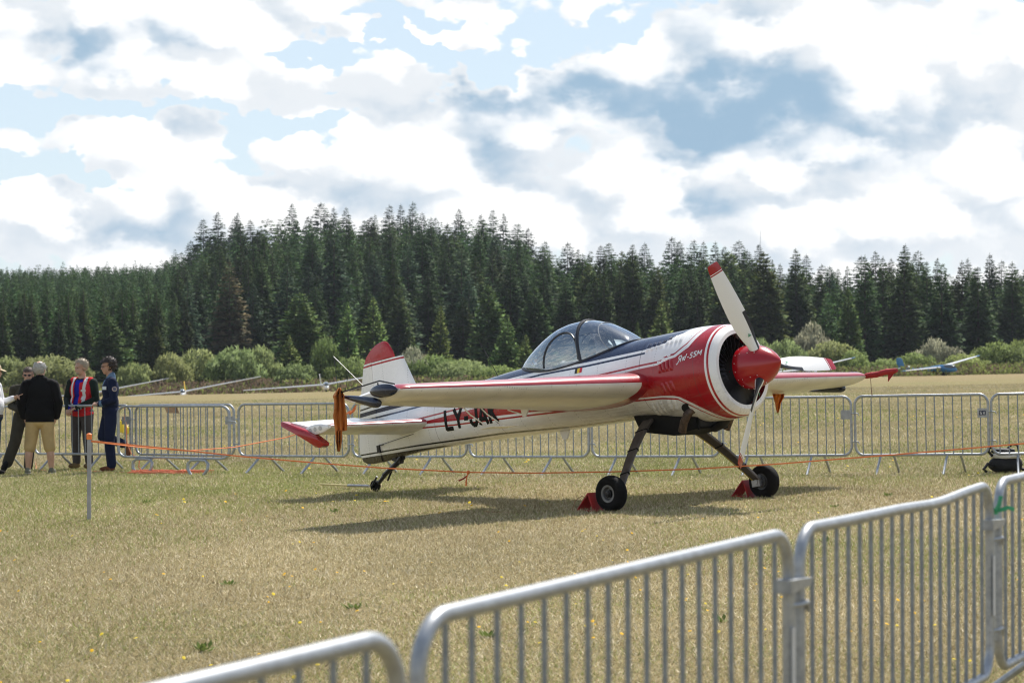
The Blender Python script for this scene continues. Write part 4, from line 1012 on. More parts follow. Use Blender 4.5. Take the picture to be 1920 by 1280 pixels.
def forest():
    rng = np.random.default_rng(77); placed = []
    def ok(x, y, r, f):
        for (a, b, c) in placed:
            if (a - x) ** 2 + (b - y) ** 2 < ((r + c) * f) ** 2: return False
        return True
    cand = []
    # rows along the skyline, then the slope in front of it
    u = -90.0
    while u < 2010:
        D, G, H = hill_top(u); cand.append((u + rng.uniform(-5, 5), D * (1 + rng.uniform(-.05, .03)), 'sky')); u += rng.uniform(9, 16) if u < 330 else rng.uniform(14, 30)
    for _ in range(11000):
        u = rng.uniform(-110, 2030); D, G, H = hill_top(u); lo = 208 if u < 330 else 236; d = lo + (D - lo) * rng.random() ** .85; cand.append((u, d, 'in'))
    out = []
    for (u, d, w) in cand:
        x = (u - 960) / FPX * d; D, G, H = hill_top(u)
        zg = terrain(x, d); left = u < 330; s = (d - 205) / (D - 205)
        if w == 'sky':
            vt = skyline(u) + (rng.uniform(-4, 9) if left else (rng.uniform(-16, 8) if rng.random() < .6 else rng.uniform(8, 40))); hh = HC + (680 - vt) * d / FPX - zg
        else:
            hh = rng.uniform(7.5, 9.5) if left else rng.uniform(6.0, 9.5) + 3.0 * s * rng.random() + (4.5 * rng.random() if rng.random() < .35 else 0)
            vmax = skyline(u) + 6 + (rng.uniform(0, 10) if left else rng.uniform(4, 50)); hh = min(hh, HC + (680 - vmax) * d / FPX - zg)
        if hh < 5: continue
        r = hh * (rng.uniform(.15, .20) if left else (rng.uniform(.18, .27) if rng.random() < .75 else rng.uniform(.27, .36)))
        if w == 'in' and not ok(x, d, r, .84 if left else .80): continue
        placed.append((x, d, r)); out.append((u, d, x, hh, r, w, rng.random()))
    return out
FOREST = forest()
# how large each shows: apparent height times the part not hidden by nearer trees (rough)
def shows(t):
    u, d, x, hh, r, w, q = t; return hh * r / d / d * (1.6 if w == 'sky' else 1.0)
FOREST.sort(key=shows, reverse=True)
NEAR_T, REST_T = FOREST[:255], FOREST[255:]
print("forest", len(FOREST), len(REST_T))
MARKS = [(-200, "above the men at the left edge"), (170, "above the man in the red vest"), (230, "above the overlapping barriers"), (330, "left of the brownish spruce"), (420, "around the brownish spruce"), (480, "just right of the brownish spruce"), (560, "above the second white glider"), (640, "above the plane's rudder"),
 (720, "above the plane's fin"), (790, "above the near wing's middle"), (860, "above the whip aerial"), (940, "left of the canopy"), (1010, "above the canopy's rear"), (1080, "above the canopy's top"), (1140, "above the windscreen"), (1210, "above the rear of the cowling"), (1280, "above the cowling"),
 (1340, "behind the upright propeller blade"), (1400, "just right of the upright blade"), (1460, "above the spinner"), (1520, "above the far propeller blade"), (1590, "above the far wing"), (1650, "above the red wingtip cover"), (1710, "above the blue glider's fin"), (1770, "above the blue glider's nose"), (1830, "above the raised blue wing tip"), (1890, "at the right edge"), (9999, "")]
def mark(u):
    return [b for (a, b) in MARKS if a <= u][-1]
ORD = ["first", "second", "third", "fourth", "fifth", "sixth", "seventh", "eighth", "ninth", "tenth", "eleventh", "twelfth"]
cnt = {}
for (u, d, x, hh, r, w, q) in sorted(NEAR_T, key=lambda t: t[0]):
    mk = mark(u)
    if u < 330: head, grp, kd = "plantation spruce", "plantation spruces on the left", 'dark'
    elif u < 1050:
        if w == 'sky': head, grp, kd = "haze-tinted spruce on the hill crest", "spruces along the hill crest", 'tall'
        else:
            s_ = (d - 236) / 134; row = "low on the hillside" if s_ < .33 else ("halfway up the hillside" if s_ < .66 else "high on the hillside")
            head, grp, kd = ("tall dark spruce " if hh > 11 else "dark spruce ") + row, "spruces on the hillside", 'dark' if q < .7 else 'tall'
    else:
        if w == 'sky': head, grp, kd = "spruce topping the skyline", "spruces along the right skyline", 'tall' if q < .5 else 'dark'
        else:
            row = "near the front" if d < 258 else ("amid others" if d < 280 else "at the back")
            head, grp, kd = "dark spruce " + row, "spruces in the right-hand forest", 'dark' if q < .75 else 'cone'
    n_ = cnt.get((head, mk), 0); cnt[(head, mk)] = n_ + 1
    conifer("spruce", x, d, hh + .15, r, kd, f"{head} {mk}, {(ORD[n_] if n_ < 12 else str(n_ + 1) + 'th')} from left", grp)
def far_forest():
    protos = []
    for s in range(5):
        me = crown_mesh("far_crown_source", 40 + s, NEEDLE, 26, 9, 7, .62, .45, .05, (.048, .084, .024), .45, 1.45)
        nv = len(me.vertices); co = np.zeros(nv * 3); me.vertices.foreach_get('co', co); fc = np.zeros(len(me.loops), int); me.loops.foreach_get('vertex_index', fc)
        cl = np.zeros(nv * 4); me.color_attributes['tint'].data.foreach_get('color', cl)
        protos.append((co.reshape(-1, 3), fc.reshape(-1, 4), cl.reshape(-1, 4)[:, :3])); bpy.data.meshes.remove(me)
    V = []; Q = []; C = []; NN = []; o = 0; rng = np.random.default_rng(8)
    for (u, d, x, hh, r, w, q) in REST_T:
        co, fc, cl = protos[rng.integers(0, 5)]; a = rng.random() * 6.28; ca, sa = math.cos(a), math.sin(a)
        p = np.c_[(co[:, 0] * ca - co[:, 1] * sa) * r + x, (co[:, 0] * sa + co[:, 1] * ca) * r + d, co[:, 2] * hh + terrain(x, d)]
        NN.append(crown_normals(np.c_[p[:, 0] - x, p[:, 1] - d, p[:, 2]], 1.0, int(rng.integers(1e6)))); V.append(p); Q.append(fc + o); C.append(cl * (.55 + .85 * rng.random()) * np.array((1 + .2 * (rng.random() - .5), 1, 1))); o += len(p)
    me = tri_mesh("far_forest", np.concatenate(V), np.concatenate(Q), NEEDLE, np.concatenate(C), np.concatenate(NN))
    tag(link("far_forest", me), "dense mass of smaller spruces filling the forest between the larger trees", "forest", kind="stuff"); print("far quads", len(me.polygons))
far_forest()

# ------------------------------------------------------------------ bushes and heath
BUSHLEAF = leaf_material("bush_leaves", .42, .7, .15)
def bush_mesh(seed, n=4200, tint=(.235, .28, .11), leaf=.075):
    rng = np.random.default_rng(seed); lumps = [(0, 0, .42, .62, .46)]
    for j in range(11):
        a = rng.random() * 2 * PI; r = .35 + .45 * rng.random(); s = .24 + .2 * rng.random(); lumps.append((math.cos(a) * r, math.sin(a) * r * .8, .18 + .55 * rng.random() * (1.15 - r), s, s * .9))
    w = np.array([l[3] ** 2 for l in lumps]); w /= w.sum(); k = rng.choice(len(lumps), n, p=w); L = np.array(lumps)[k]
    d = rng.normal(size=(n, 3)); d /= np.linalg.norm(d, axis=1)[:, None]; rad = rng.random(n) ** .22
    p = L[:, :3] + d * np.c_[L[:, 3], L[:, 3], L[:, 4]] * rad[:, None]; p[:, 2] = np.maximum(p[:, 2], .01)
    e1 = rng.normal(size=(n, 3)) + d * .25 + np.array((0, 0, .5)); e1 /= np.linalg.norm(e1, axis=1)[:, None]; e2 = np.cross(e1, rng.normal(size=(n, 3))); e2 /= np.linalg.norm(e2, axis=1)[:, None]
    s = leaf * (.6 + .8 * rng.random(n))[:, None]; V = np.stack([p - e1 * s * .3, p + e2 * s * .34, p + e1 * s, p - e2 * s * .34], 1).reshape(-1, 3)
    lc = (.8 + .4 * rng.random(len(lumps)))[k]; c = np.array(tint) * (lc * (.75 + .5 * rng.random(n)))[:, None]
    nn = d + np.array((0, 0, .35)) + rng.normal(size=(n, 3)) * .3; nn /= np.linalg.norm(nn, axis=1)[:, None]
    return tri_mesh("foliage", V, np.arange(4 * n).reshape(-1, 4), BUSHLEAF, np.repeat(c, 4, 0), np.repeat(nn, 4, 0))
PALE = [bush_mesh(s, 5200) for s in (1, 2, 3)]; GREEN = [bush_mesh(s, 5200, (.185, .24, .075)) for s in (4, 5)]; GREY = [bush_mesh(6, 4600, (.32, .33, .22))]
BT = MB()
for j in range(6):
    a = j * 1.05; BT.tube([(0, 0, -.05), (math.cos(a) * .12, math.sin(a) * .12, .2), (math.cos(a) * .4, math.sin(a) * .35, .55)], [.03, .022, .008], 6)
BSTEM = BT.mesh("stem", material("bush_bark", (.09, .075, .05), .9, var=.3))
def bush(u, vtop, wpx, d, kind, label, group=None, base_drop=0):
    x = (u - 960) / FPX * d; zg = terrain(x, d); H = (HC + (680 - vtop) * d / FPX - zg + .1) * 1.08; R = wpx / 2 * d / FPX * 1.08
    t = thing("bush", label, "bush", (x, d, zg - .1), random.random() * 6.28, group)
    c = link("foliage", random.choice({'pale': PALE, 'green': GREEN, 'grey': GREY}[kind]), t); c.scale = (R, R, H * 1.05)
    k = link("stem", BSTEM, t); k.scale = (R, R, H)
BUSHES = [(95, 664, 175, 178, 'pale', "wide rounded pale bush behind the man in the black jacket"), (20, 668, 110, 182, 'pale', "pale bush behind the man in the white shirt"), (250, 678, 70, 176, 'pale', "small pale bush right behind the navy overalls"),
 (318, 662, 96, 178, 'pale', "round pale bush left of the first white glider's wing"), (372, 652, 110, 184, 'pale', "tall rounded pale bush behind the first white glider"), (440, 650, 130, 182, 'pale', "large pale bush above the raised wing of the first white glider"), (490, 648, 90, 188, 'pale', "pale bush in front of the brownish spruce"),
 (552, 680, 80, 176, 'pale', "low pale bush just left of the second white glider"), (612, 630, 70, 196, 'green', "yellow-green bush behind the second white glider"), (660, 668, 110, 182, 'green', "green bush behind the plane's rudder"),
 (772, 650, 80, 190, 'grey', "greyish bush just right of the plane's fin"), (815, 665, 120, 184, 'green', "spreading green bush right of the plane's fin"), (872, 672, 130, 180, 'pale', "wide pale bush beneath the whip aerial"), (935, 684, 110, 178, 'green', "low green bush behind the plane's spine"),
 (1425, 632, 70, 186, 'pale', "pale bush directly behind the root of the upright propeller blade"), (1475, 636, 96, 186, 'pale', "pale green bush above the spinner tip"), (1522, 604, 90, 206, 'grey', "tall greyish-green bush at the foot of the spruces right of the spinner"), (1556, 638, 110, 188, 'pale', "pale bush above the white wing with the blue tip"),
 (1600, 655, 70, 186, 'green', "green bush right of the wing with the blue tip"), (1752, 634, 90, 190, 'grey', "pale grey-leaved bush above the blue glider"), (1712, 660, 90, 186, 'green', "low green bush behind the blue glider's fin"), (1806, 662, 110, 184, 'green', "green bush below the raised blue wing tip"), (1868, 640, 120, 186, 'green', "large green bush near the right edge"), (1922, 634, 110, 190, 'green', "green bush cut by the right edge"),
 (1660, 672, 90, 184, 'green', "low green bush behind the red wingtip cover"), (1395, 645, 60, 184, 'green', "green bush mostly hidden by the cowling")]
for b_ in BUSHES: bush(b_[0], b_[1], b_[2], b_[3], b_[4], b_[5], "bushes along the edge of the field")
def heath():
    rng = np.random.default_rng(14); n = 42000
    y = 166 + 22 * rng.random(n); u = rng.uniform(-260, 2180, n); x = (u - 960) / FPX * y
    hmax = .25 + .65 * vnoise(x, y, 3.5, 17) * np.clip((y - 164) / 8, 0, 1) + .25 * vnoise(x, y, 1.1, 18)
    hmax = hmax * np.where(x < 0, 1.15, 1.0); z = terrain(x, y) + hmax * rng.random(n) ** .6
    p = np.c_[x, y, z]; e1 = rng.normal(size=(n, 3)) + (0, 0, 1.4); e1 /= np.linalg.norm(e1, axis=1)[:, None]; e2 = np.cross(e1, rng.normal(size=(n, 3))); e2 /= np.linalg.norm(e2, axis=1)[:, None]
    s = (.16 + .16 * rng.random(n))[:, None]; V = np.stack([p - e1 * s * .4, p + e2 * s * .35, p + e1 * s, p - e2 * s * .35], 1).reshape(-1, 3)
    m = vnoise(x, y * .6, 4.5, 19)[:, None]; lft = np.clip(.5 - x / 25, 0, 1)[:, None]
    c = np.where(rng.random((n, 1)) < .35 + .5 * m * lft, np.array((.14, .112, .07)), np.array((.165, .21, .065))) * (.6 + .7 * rng.random((n, 1)))
    me = tri_mesh("heath", V, np.arange(4 * n).reshape(-1, 4), BUSHLEAF, np.repeat(c, 4, 0))
    tag(link("heath", me), "low strip of dark heather and broom along the field's far edge", "heath", kind="stuff")
heath()
# ------------------------------------------------------------------ crowd barriers
def galvanised(name, col, rough):
    m = bpy.data.materials.new(name); m.use_nodes = True; k = NT(m.node_tree); b = m.node_tree.nodes['Principled BSDF']
    tc = k.node('ShaderNodeTexCoord'); n1 = k.noise(tc.outputs['Object'], 26, 5, .65); n2 = k.noise(tc.outputs['Object'], 5, 4, .6)
    c = k.mix(k.smooth(n1, .35, .65), rgba(col), rgba(tuple(x * .78 for x in col))); c = k.mix(k.math('MULTIPLY', k.smooth(n2, .62, .8), .35), c, rgba((.22, .17, .13)))
    k.l.new(c, b.inputs['Base Color']); b.inputs['Metallic'].default_value = .55
    k.l.new(k.math('MULTIPLY_ADD', n1, .22, rough - .11), b.inputs['Roughness']); return m
ZINC = galvanised("galvanised_steel", (.39, .41, .43), .44); ZINC_BAR = galvanised("galvanised_bars", (.28, .31, .34), .5)
def barrier_proto(L, nb, near=False, hoop=False, dent=None):
    """one barrier along +X from 0 to L; list of (name, mesh)"""
    parts = []; zb, zt, r = .27, 1.10, .13; R = .0205; pts = []
    def arc(cx, cz, a0, a1): return [(cx + r * math.cos(a), 0, cz + r * math.sin(a)) for a in np.linspace(a0, a1, 9)]
    pts += arc(L - r, zt - r, PI / 2, 0)[::-1] if False else []
    top = [(x, 0, zt + (dent(x) if dent else 0)) for x in np.linspace(L - r - .02, r + .02, 15)]
    path = arc(r, zb + r, PI, 1.5 * PI) + [(x, 0, zb) for x in np.linspace(r + .1, L - r - .1, 4)] + arc(L - r, zb + r, 1.5 * PI, 2 * PI) + arc(L - r, zt - r + (dent(L - r) if dent else 0), 0, PI / 2) + top + arc(r, zt - r + (dent(r) if dent else 0), PI / 2, PI)
    m = MB(); m.tube(path + [path[0]], R, 14 if near else 10, caps=False); parts.append(("frame", m.mesh("frame", ZINC)))
    m = MB(); m.tube([(0, 0, zb - .005), (0, 0, zt)], .0085, 10 if near else 7); bar = m.mesh("bar", ZINC_BAR)
    bars = []
    for i in range(nb):
        x = (i + 1) * L / (nb + 1) if near else .12 + (L - .24) * i / (nb - 1)
        bars.append((x, (dent(x) if dent else 0)))
    feet = []
    for fx in (.24 * L, .74 * L):
        m = MB()
        if hoop:
            m.tube([(fx - .10, -.05, .01), (fx - .155, -.04, .10), (fx - .155, -.03, zb - .08), (fx - .11, -.025, zb - .035), (fx, -.022, zb - .03), (fx + .11, -.025, zb - .035), (fx + .155, -.03, zb - .08), (fx + .155, -.04, .10), (fx + .10, -.05, .01)], .021, 10)
        else:
            m.tube([(fx - .10, 0, zb - .01), (fx - .115, -.03, zb - .06), (fx - .135, -.30, .0)], .019, 9); feet.append(m.mesh("foot", ZINC)); m = MB(); m.tube([(fx + .10, 0, zb - .01), (fx + .115, .03, zb - .06), (fx + .14, .30, .0)], .019, 9)
        feet.append(m.mesh("foot", ZINC))
    hooks = []
    for hz_ in (.86, .46):
        m = MB(); m.tube([(L - .02, 0, hz_), (L + .03, -.028, hz_), (L + .11, -.028, hz_), (L + .125, -.028, hz_ - .03)], .009, 7); hooks.append(m.mesh("hook", ZINC))
    return dict(L=L, frame=parts[0][1], bar=bar, bars=bars, feet=feet, hooks=hooks)
def place_barrier(pr, p0, p1, label, group, plate=False, tilt=0.0):
    (x0, y0), (x1, y1) = p0, p1; z0, z1 = terrain(x0, y0), terrain(x1, y1); L = math.hypot(x1 - x0, y1 - y0)
    t = thing("crowd_barrier", label, "barrier", (x0, y0, z0), 0, group)
    t.rotation_euler = (tilt, -math.atan2(z1 - z0, L), math.atan2(y1 - y0, x1 - x0)); t.scale = (L / pr['L'], 1, 1)
    link("frame", pr['frame'], t)
    for x, dz in pr['bars']:
        b = link("bar", pr['bar'], t, (x, 0, 0)); b.scale = (pr['L'] / L, 1, (1.10 + dz - .27) / .83 if dz else 1); b.location.z = .27 - .27 * b.scale[2]
    for f in pr['feet']: link("foot", f, t)
    for h_ in pr['hooks']: link("hook", h_, t)
    if plate:
        m = MB(); m.box((pr['L'] - .085, -.012, .845), (.155, .012, .13)); link("maker_plate", m.mesh("maker_plate", ZINC, False), t)
    return t
FARB = barrier_proto(2.07, 14); FARH = barrier_proto(1.78, 14, hoop=True)
def fence_y(x): return float(np.interp(x, [-12, -7.3, -3.4, -1.7, .2, 2.0, 3.8, 5.2, 7.5], [39.8, 37.75, 34.62, 33.75, 32.75, 31.85, 31.25, 30.85, 30.1]))
def on_fence(u):
    lo = -12.0; y = 34.0
    for _ in range(30): x = (u - 960) / FPX * y; y = fence_y(x)
    return (x, y)
FAR = [(-118, 60, "barrier behind the man in the white shirt at the left edge", 0), (66, 246, "barrier behind the men in black jacket and red vest", 1), (256, 440, "rear one of the two overlapping barriers beside the navy overalls", 1), (449, 655, "barrier seen behind the hanging orange cloth and red elevator tip", 0), (662, 876, "barrier behind the plane's tail wheel", 0),
       (881, 1105, "barrier behind the fuselage, with the orange rope tag in front of it", 0), (1111, 1350, "barrier behind the near landing gear leg", 0), (1357, 1598, "barrier behind the far wheel and under the far wing", 1), (1605, 1855, "barrier right of the plane carrying a small dark SH plate", 1), (1861, 2118, "barrier at the right edge with the black and white bag at its foot", 0)]
for (u0, u1, lab, pl) in FAR:
    b = place_barrier(FARB, on_fence(u0), on_fence(u1), "galvanised steel " + lab, "barriers along the far fence line", pl)
    if "SH plate" in lab:
        sgn = MB(); sgn.box((2.07 - .085, -.022, .845), (.10, .004, .062)); s = link("sign_plate", sgn.mesh("sign_plate", material("plate_navy", (.015, .022, .06), .4), False), b)
        tx = MB()
        for q in (((-.8, 1), (.8, 1)), ((-.8, 1), (-.8, 0)), ((-.8, 0), (.8, 0)), ((.8, 0), (.8, -1)), ((.8, -1), (-.8, -1))):
            tx.tube([(2.07 - .085 - .022 + p_[0] * .012, -.0255, .845 + p_[1] * .018) for p_ in q], .003, 5)
        for q in (((-.8, 1), (-.8, -1)), ((.8, 1), (.8, -1)), ((-.8, 0), (.8, 0))):
            tx.tube([(2.07 - .085 + .022 + p_[0] * .012, -.0255, .845 + p_[1] * .018) for p_ in q], .003, 5)
        link("sign_letters", tx.mesh("sign_letters", material("letter_white", (.8, .8, .8), .5)), s)
def gpt(u, v, h=0.0):
    """ground point (or point h above it) seen at pixel u, v"""
    p = math.atan(40 / FPX); a = (u - 960) / FPX; b = (640 - v) / FPX; r = (a, math.cos(p) - b * math.sin(p), math.sin(p) + b * math.cos(p))
    t = -(HC - h) / (r[2] - SLOPE * r[0]); return (t * r[0], t * r[1])
place_barrier(FARH, (-6.50, 36.15), (-4.42, 34.25), "galvanised steel barrier on hoop feet standing in front of the rear one", "barriers along the far fence line", 0)
m = MB(); m.prism([(0, 0, 0), (.30, .02, .0), (.34, .03, -.10), (.06, .01, -.10)], (0, .004, 0)); cb = m.build("cardboard_sign", material("cardboard", (.42, .28, .19), .85, var=.2), None, False); cb.location = (-5.62, 35.33, terrain(-5.6, 35.3) + 1.09); cb.rotation_euler = (0, 0, -.72)
tag(cb, "brown piece of cardboard tied on the overlapping barriers", "cardboard")
# near fence
ND = Vector((.4455, .8953))
def near_pt(s): q = Vector((-.219, 4.96)) + ND * s; return (q.x, q.y)
NEARB = barrier_proto(2.54, 18, near=True); NEARC = barrier_proto(2.54, 18, near=True, dent=lambda x: -.012 * math.sin(PI * min(max(x / 2.54, 0), 1)) - .014 * math.exp(-((x - 1.7) / .35) ** 2))
sA = place_barrier(NEARB, tuple(Vector(near_pt(-2.80)) + Vector((.088, 0))), tuple(Vector(near_pt(-.25)) + Vector((.088, 0))), "nearest galvanised barrier, only its rounded top corner in the picture", "barriers of the near fence line")
sB = place_barrier(NEARB, near_pt(.02), near_pt(2.55), "near galvanised barrier with its rounded left corner low in the picture's centre", "barriers of the near fence line")
sC = place_barrier(NEARC, near_pt(2.66), near_pt(5.21), "near galvanised barrier whose top rail is bent, right of the centre one", "barriers of the near fence line")
sD = place_barrier(NEARB, near_pt(5.36), near_pt(7.90), "near galvanised barrier cut by the right edge, beyond the bent one", "barriers of the near fence line")
sE = place_barrier(NEARB, near_pt(8.02), near_pt(10.56), "last galvanised barrier of the near line, mostly beyond the right edge", "barriers of the near fence line")
for st, x in ((sB, 2.52), (sC, 2.52)):
    m = MB(); m.box((x, -.0245, .66), (.026, .004, .26)); link("white_sticker", m.mesh("white_sticker", material("sticker_white", (.62, .63, .64), .5, var=.15), False), st)
    m = MB(); m.prism([(x - .05, -.035, .905), (x + .15, -.035, .915), (x + .17, -.035, .94), (x - .05, -.035, .95)], (0, .06, 0)); link("coupling_plate", m.mesh("coupling_plate", ZINC, False), st)
grn = material("green_tape", (.03, .30, .13), .5)
cx, cy = near_pt(5.25); gz0 = terrain(cx, cy)
m = MB(); m.lathe([(-.012, .026), (.012, .026)], (0, 0, .98), (0, 0, 1), 14); m.tube([(.01, -.03, .985), (.03, -.05, .99), (.06, -.05, 1.0), (.09, -.03, .99)], .007, 6, flat=(.4, 1.5)); m.tube([(.01, -.03, .985), (.02, -.045, 1.01), (.03, -.04, 1.05)], .008, 6, flat=(.4, 1.5))
g_ = m.build("green_tie", grn); g_.location = (cx, cy, gz0); tag(g_, "bright green plastic tie knotted round the near barrier posts", "plastic tie")

# ------------------------------------------------------------------ rope line, posts and small things
ORANGE = material("orange_rope", (.74, .20, .06), .7)
pu = gpt(167, 975); PX, PY = pu; PZ = terrain(*pu)
post = thing("rope_post", "slim grey metal post with an orange cap, standing alone on the grass", "post", (PX, PY, PZ))
m = MB(); m.box((0, 0, .46), (.042, .030, .98)); m.mesh; m.build("shaft", material("post_grey", (.33, .34, .36), .45, metal=.5, var=.2), post, False)
m = MB(); m.ell((0, 0, .965), (.034, .034, .022)); m.lathe([(-.05, .030), (-.02, .032), (0, .03)], (0, 0, .965), (0, 0, 1), 16); m.build("cap", material("cap_orange", (.85, .22, .04), .5), post)
def at3(u, v, d): 
    p = math.atan(40 / FPX); a = (u - 960) / FPX; b = (640 - v) / FPX; r = Vector((a, math.cos(p) - b * math.sin(p), math.sin(p) + b * math.cos(p))); return Vector((0, 0, HC)) + r * (d / r.y)
def rope(name, pts, r, label, parent=None, mat=ORANGE):
    m = MB(); P = []
    for i in range(len(pts) - 1):
        for q in np.linspace(0, 1, 9)[:-1]: P.append(Vector(pts[i]).lerp(Vector(pts[i + 1]), q))
    P.append(Vector(pts[-1])); m.tube(P, r, 6)
    return tag(m.build(name, mat), label, "rope", None, "thing")
dl = lambda u: float(np.interp(u, [167, 880, 1920], [PY, 25.0, 24.0]))
rp = [at3(u, v, dl(u)) for u, v in ((168, 826), (300, 839), (450, 855), (600, 868), (720, 877), (800, 881), (878, 885), (1000, 886.5), (1150, 884), (1300, 879), (1450, 870), (1600, 858), (1750, 846), (1920, 831), (2100, 812))]
rope("rope_barrier_line", rp, .0085, "long orange rope strung in front of the plane from the grey post")
tg = thing("rope_tag", "knotted end of orange rope dangling from the long line", "rope knot", at3(878, 885, 25.0))
m = MB(); m.ell((0, -.01, 0), (.022, .02, .022)); m.build("knot", ORANGE, tg)
m = MB(); m.tube([(0, -.01, -.01), (-.02, -.02, -.06), (-.025, -.02, -.155)], [.010, .008, .012], 6); m.build("tail", ORANGE, tg); m = MB(); m.tube([(-.015, -.015, -.04), (-.06, -.02, -.075), (-.11, -.02, -.095)], [.009, .010, .012], 6); m.build("tail", material("rope_dark_red", (.30, .04, .02), .6), tg)
rope("rope_return_line", [at3(u, v, d) for u, v, d in ((168, 827, PY), (260, 838, 28), (350, 845, 30), (440, 838, 31.5), (535, 820, 32.6), (600, 800, 33), (666, 768, 33.3))], .0075, "thin orange rope running back from the post to the barrier behind the tail")
rope("rope_knot_on_barrier", [at3(u, v, 33.3) for u, v in ((650, 775), (656, 771), (662, 772), (667, 764), (664, 770), (655, 777), (668, 760))], .012, "orange rope knotted on the barrier top behind the orange cloth")
rope("rope_hanging_on_barrier", [at3(u, v, 36.1) for u, v in ((231, 760), (235, 768), (234, 785), (237, 800), (238, 830), (246, 850), (262, 860), (260, 875), (268, 884), (290, 889), (330, 886))], .009, "salmon orange rope hanging from the barrier beside the navy overalls", None, material("rope_faded", (.75, .25, .13), .7))
m = MB(); rr = random.Random(4); P = []
for j in range(150):
    a = j * .55; P.append((math.cos(a) * (.18 + .55 * rr.random()) * 1.0, math.sin(a) * .28 * rr.random(), .012 + .05 * rr.random()))
m.tube(P, .007, 5); tr_ = m.build("rope_tangle", MATS["rope_faded"]); gp = gpt(318, 888); tr_.location = (gp[0], gp[1], terrain(*gp)); tag(tr_, "heap of tangled salmon orange rope on the grass below the overlapping barriers", "rope heap")
rope("rope_on_ground", [Vector((*gpt(u, v), terrain(*gpt(u, v)) + .012)) for u, v in ((66, 862), (68, 880), (90, 884), (140, 883), (190, 885), (240, 887), (290, 888))], .007, "salmon orange rope lying on the grass between the standing people", None, MATS["rope_faded"])
# yellow canisters behind the barrier
for j, (u, v, w_, h_, lab) in enumerate(((227, 812, .085, .27, "taller yellow jerrycan on the grass beyond the barrier beside the navy overalls"), (240, 814, .095, .13, "smaller yellow jerrycan half hidden by the hanging rope"))):
    t = thing("jerrycan", lab, "jerrycan", (*gpt(u, v), terrain(*gpt(u, v))), .4 * j, "yellow jerrycans")
    s_ = MB(); ye = material("jerrycan_yellow", (.80, .58, .03), .45)
    s_.rings([[(w_ * math.copysign(abs(math.cos(a)) ** .5, math.cos(a)) * f, .07 * math.copysign(abs(math.sin(a)) ** .5, math.sin(a)) * f, z) for a in np.linspace(0, 2 * PI, 20, endpoint=False)] for z, f in ((0, .9), (.02, 1), (h_, 1), (h_ + .05, .8), (h_ + .07, .45))], cap0=True, cap1=True); s_.build("body", ye, t)
    s_ = MB(); s_.lathe([(0, .025), (.03, .025), (.03, .0)], (w_ * .3, 0, h_ + .07), (0, 0, 1), 12); s_.build("lid", material("lid_black", (.02, .02, .02), .5), t)
    s_ = MB(); s_.tube([(-w_ * .7, 0, h_ + .03), (-w_ * .5, 0, h_ + .10), (0, 0, h_ + .09)], .012, 7); s_.build("handle", ye, t)
# chocks
def chock(x, y, label):
    t = thing("wheel_chock", label, "wheel chock", (0, 0, 0), 0, "red wheel chocks")
    w = yw(x, y, -1.411); t.location = (w.x, w.y, terrain(w.x, w.y) + .005); t.rotation_euler = (0, 0, -math.atan2(math.sin(.7961), math.cos(.7961)))
    rd = material("chock_red", (.45, .025, .02), .45, var=.3, vscale=12); tk = .008
    P = {'l': (-.13, .0), 'r': (.13, .0), 't': (.035, .20)}
    for a, b_, nm in (('l', 't', "back_plate"), ('t', 'r', "ramp_plate"), ('l', 'r', "base_plate")):
        (xa, za), (xb, zb_) = P[a], P[b_]; d = Vector((xb - xa, 0, zb_ - za)).normalized(); nn = Vector((-d.z, 0, d.x)) * tk
        m = MB(); m.prism([Vector((xa, -.09, za)) + nn, Vector((xb, -.09, zb_)) + nn, Vector((xb, -.09, zb_)) - nn, Vector((xa, -.09, za)) - nn], (0, .18, 0)); m.build(nm, rd, t, False)
    for yy in (-.085, .085):
        m = MB(); q = [Vector((-.125, yy, .008)), Vector((.125, yy, .008)), Vector((.035, yy, .19))]; m.tube(q + [q[0]], .011, 6); m.build("edge_frame", rd, t)
    return t
chock(-1.3126 - .34, -1.36, "red metal wheel chock behind the near main wheel"); chock(-1.3126 - .33, 1.33, "red metal wheel chock behind the far main wheel")
c0 = yw(-1.66, -1.36, -1.41)
rope("chock_rope", [Vector((c0.x - .05, c0.y - .08, c0.z + .20)), Vector((c0.x - .10, c0.y - .08, c0.z + .22)), Vector((c0.x - .17, c0.y - .1, c0.z + .17)), Vector((c0.x - .22, c0.y - .1, c0.z + .02)), Vector((c0.x - .45, c0.y - .05, c0.z + .015)), Vector((c0.x - 1.2, c0.y + .05, terrain(c0.x - 1.2, c0.y) + .02))], .005, "thin brown cord looping from the near red chock over the grass", None, material("cord_brown", (.35, .20, .10), .8))
# tow bar at the tail wheel
a_ = gpt(600, 914); b_ = gpt(692, 919); m = MB(); m.tube([(a_[0], a_[1], terrain(*a_) + .05), ((a_[0] * .42 + b_[0] * .58), (a_[1] * .42 + b_[1] * .58), terrain(*b_) + .045)], .013, 8)
tbr = thing("tow_bar", "thin tow bar lying on the grass behind the tail wheel", "tow bar", (0, 0, 0)); m.build("wooden_pole", material("pole_yellow", (.55, .47, .22), .6), tbr)
m = MB(); m.tube([((a_[0] * .42 + b_[0] * .58), (a_[1] * .42 + b_[1] * .58), terrain(*b_) + .045), (b_[0], b_[1], terrain(*b_) + .06)], .019, 8); m.build("steel_end", material("bare_steel", (.42, .42, .43), .38), tbr)

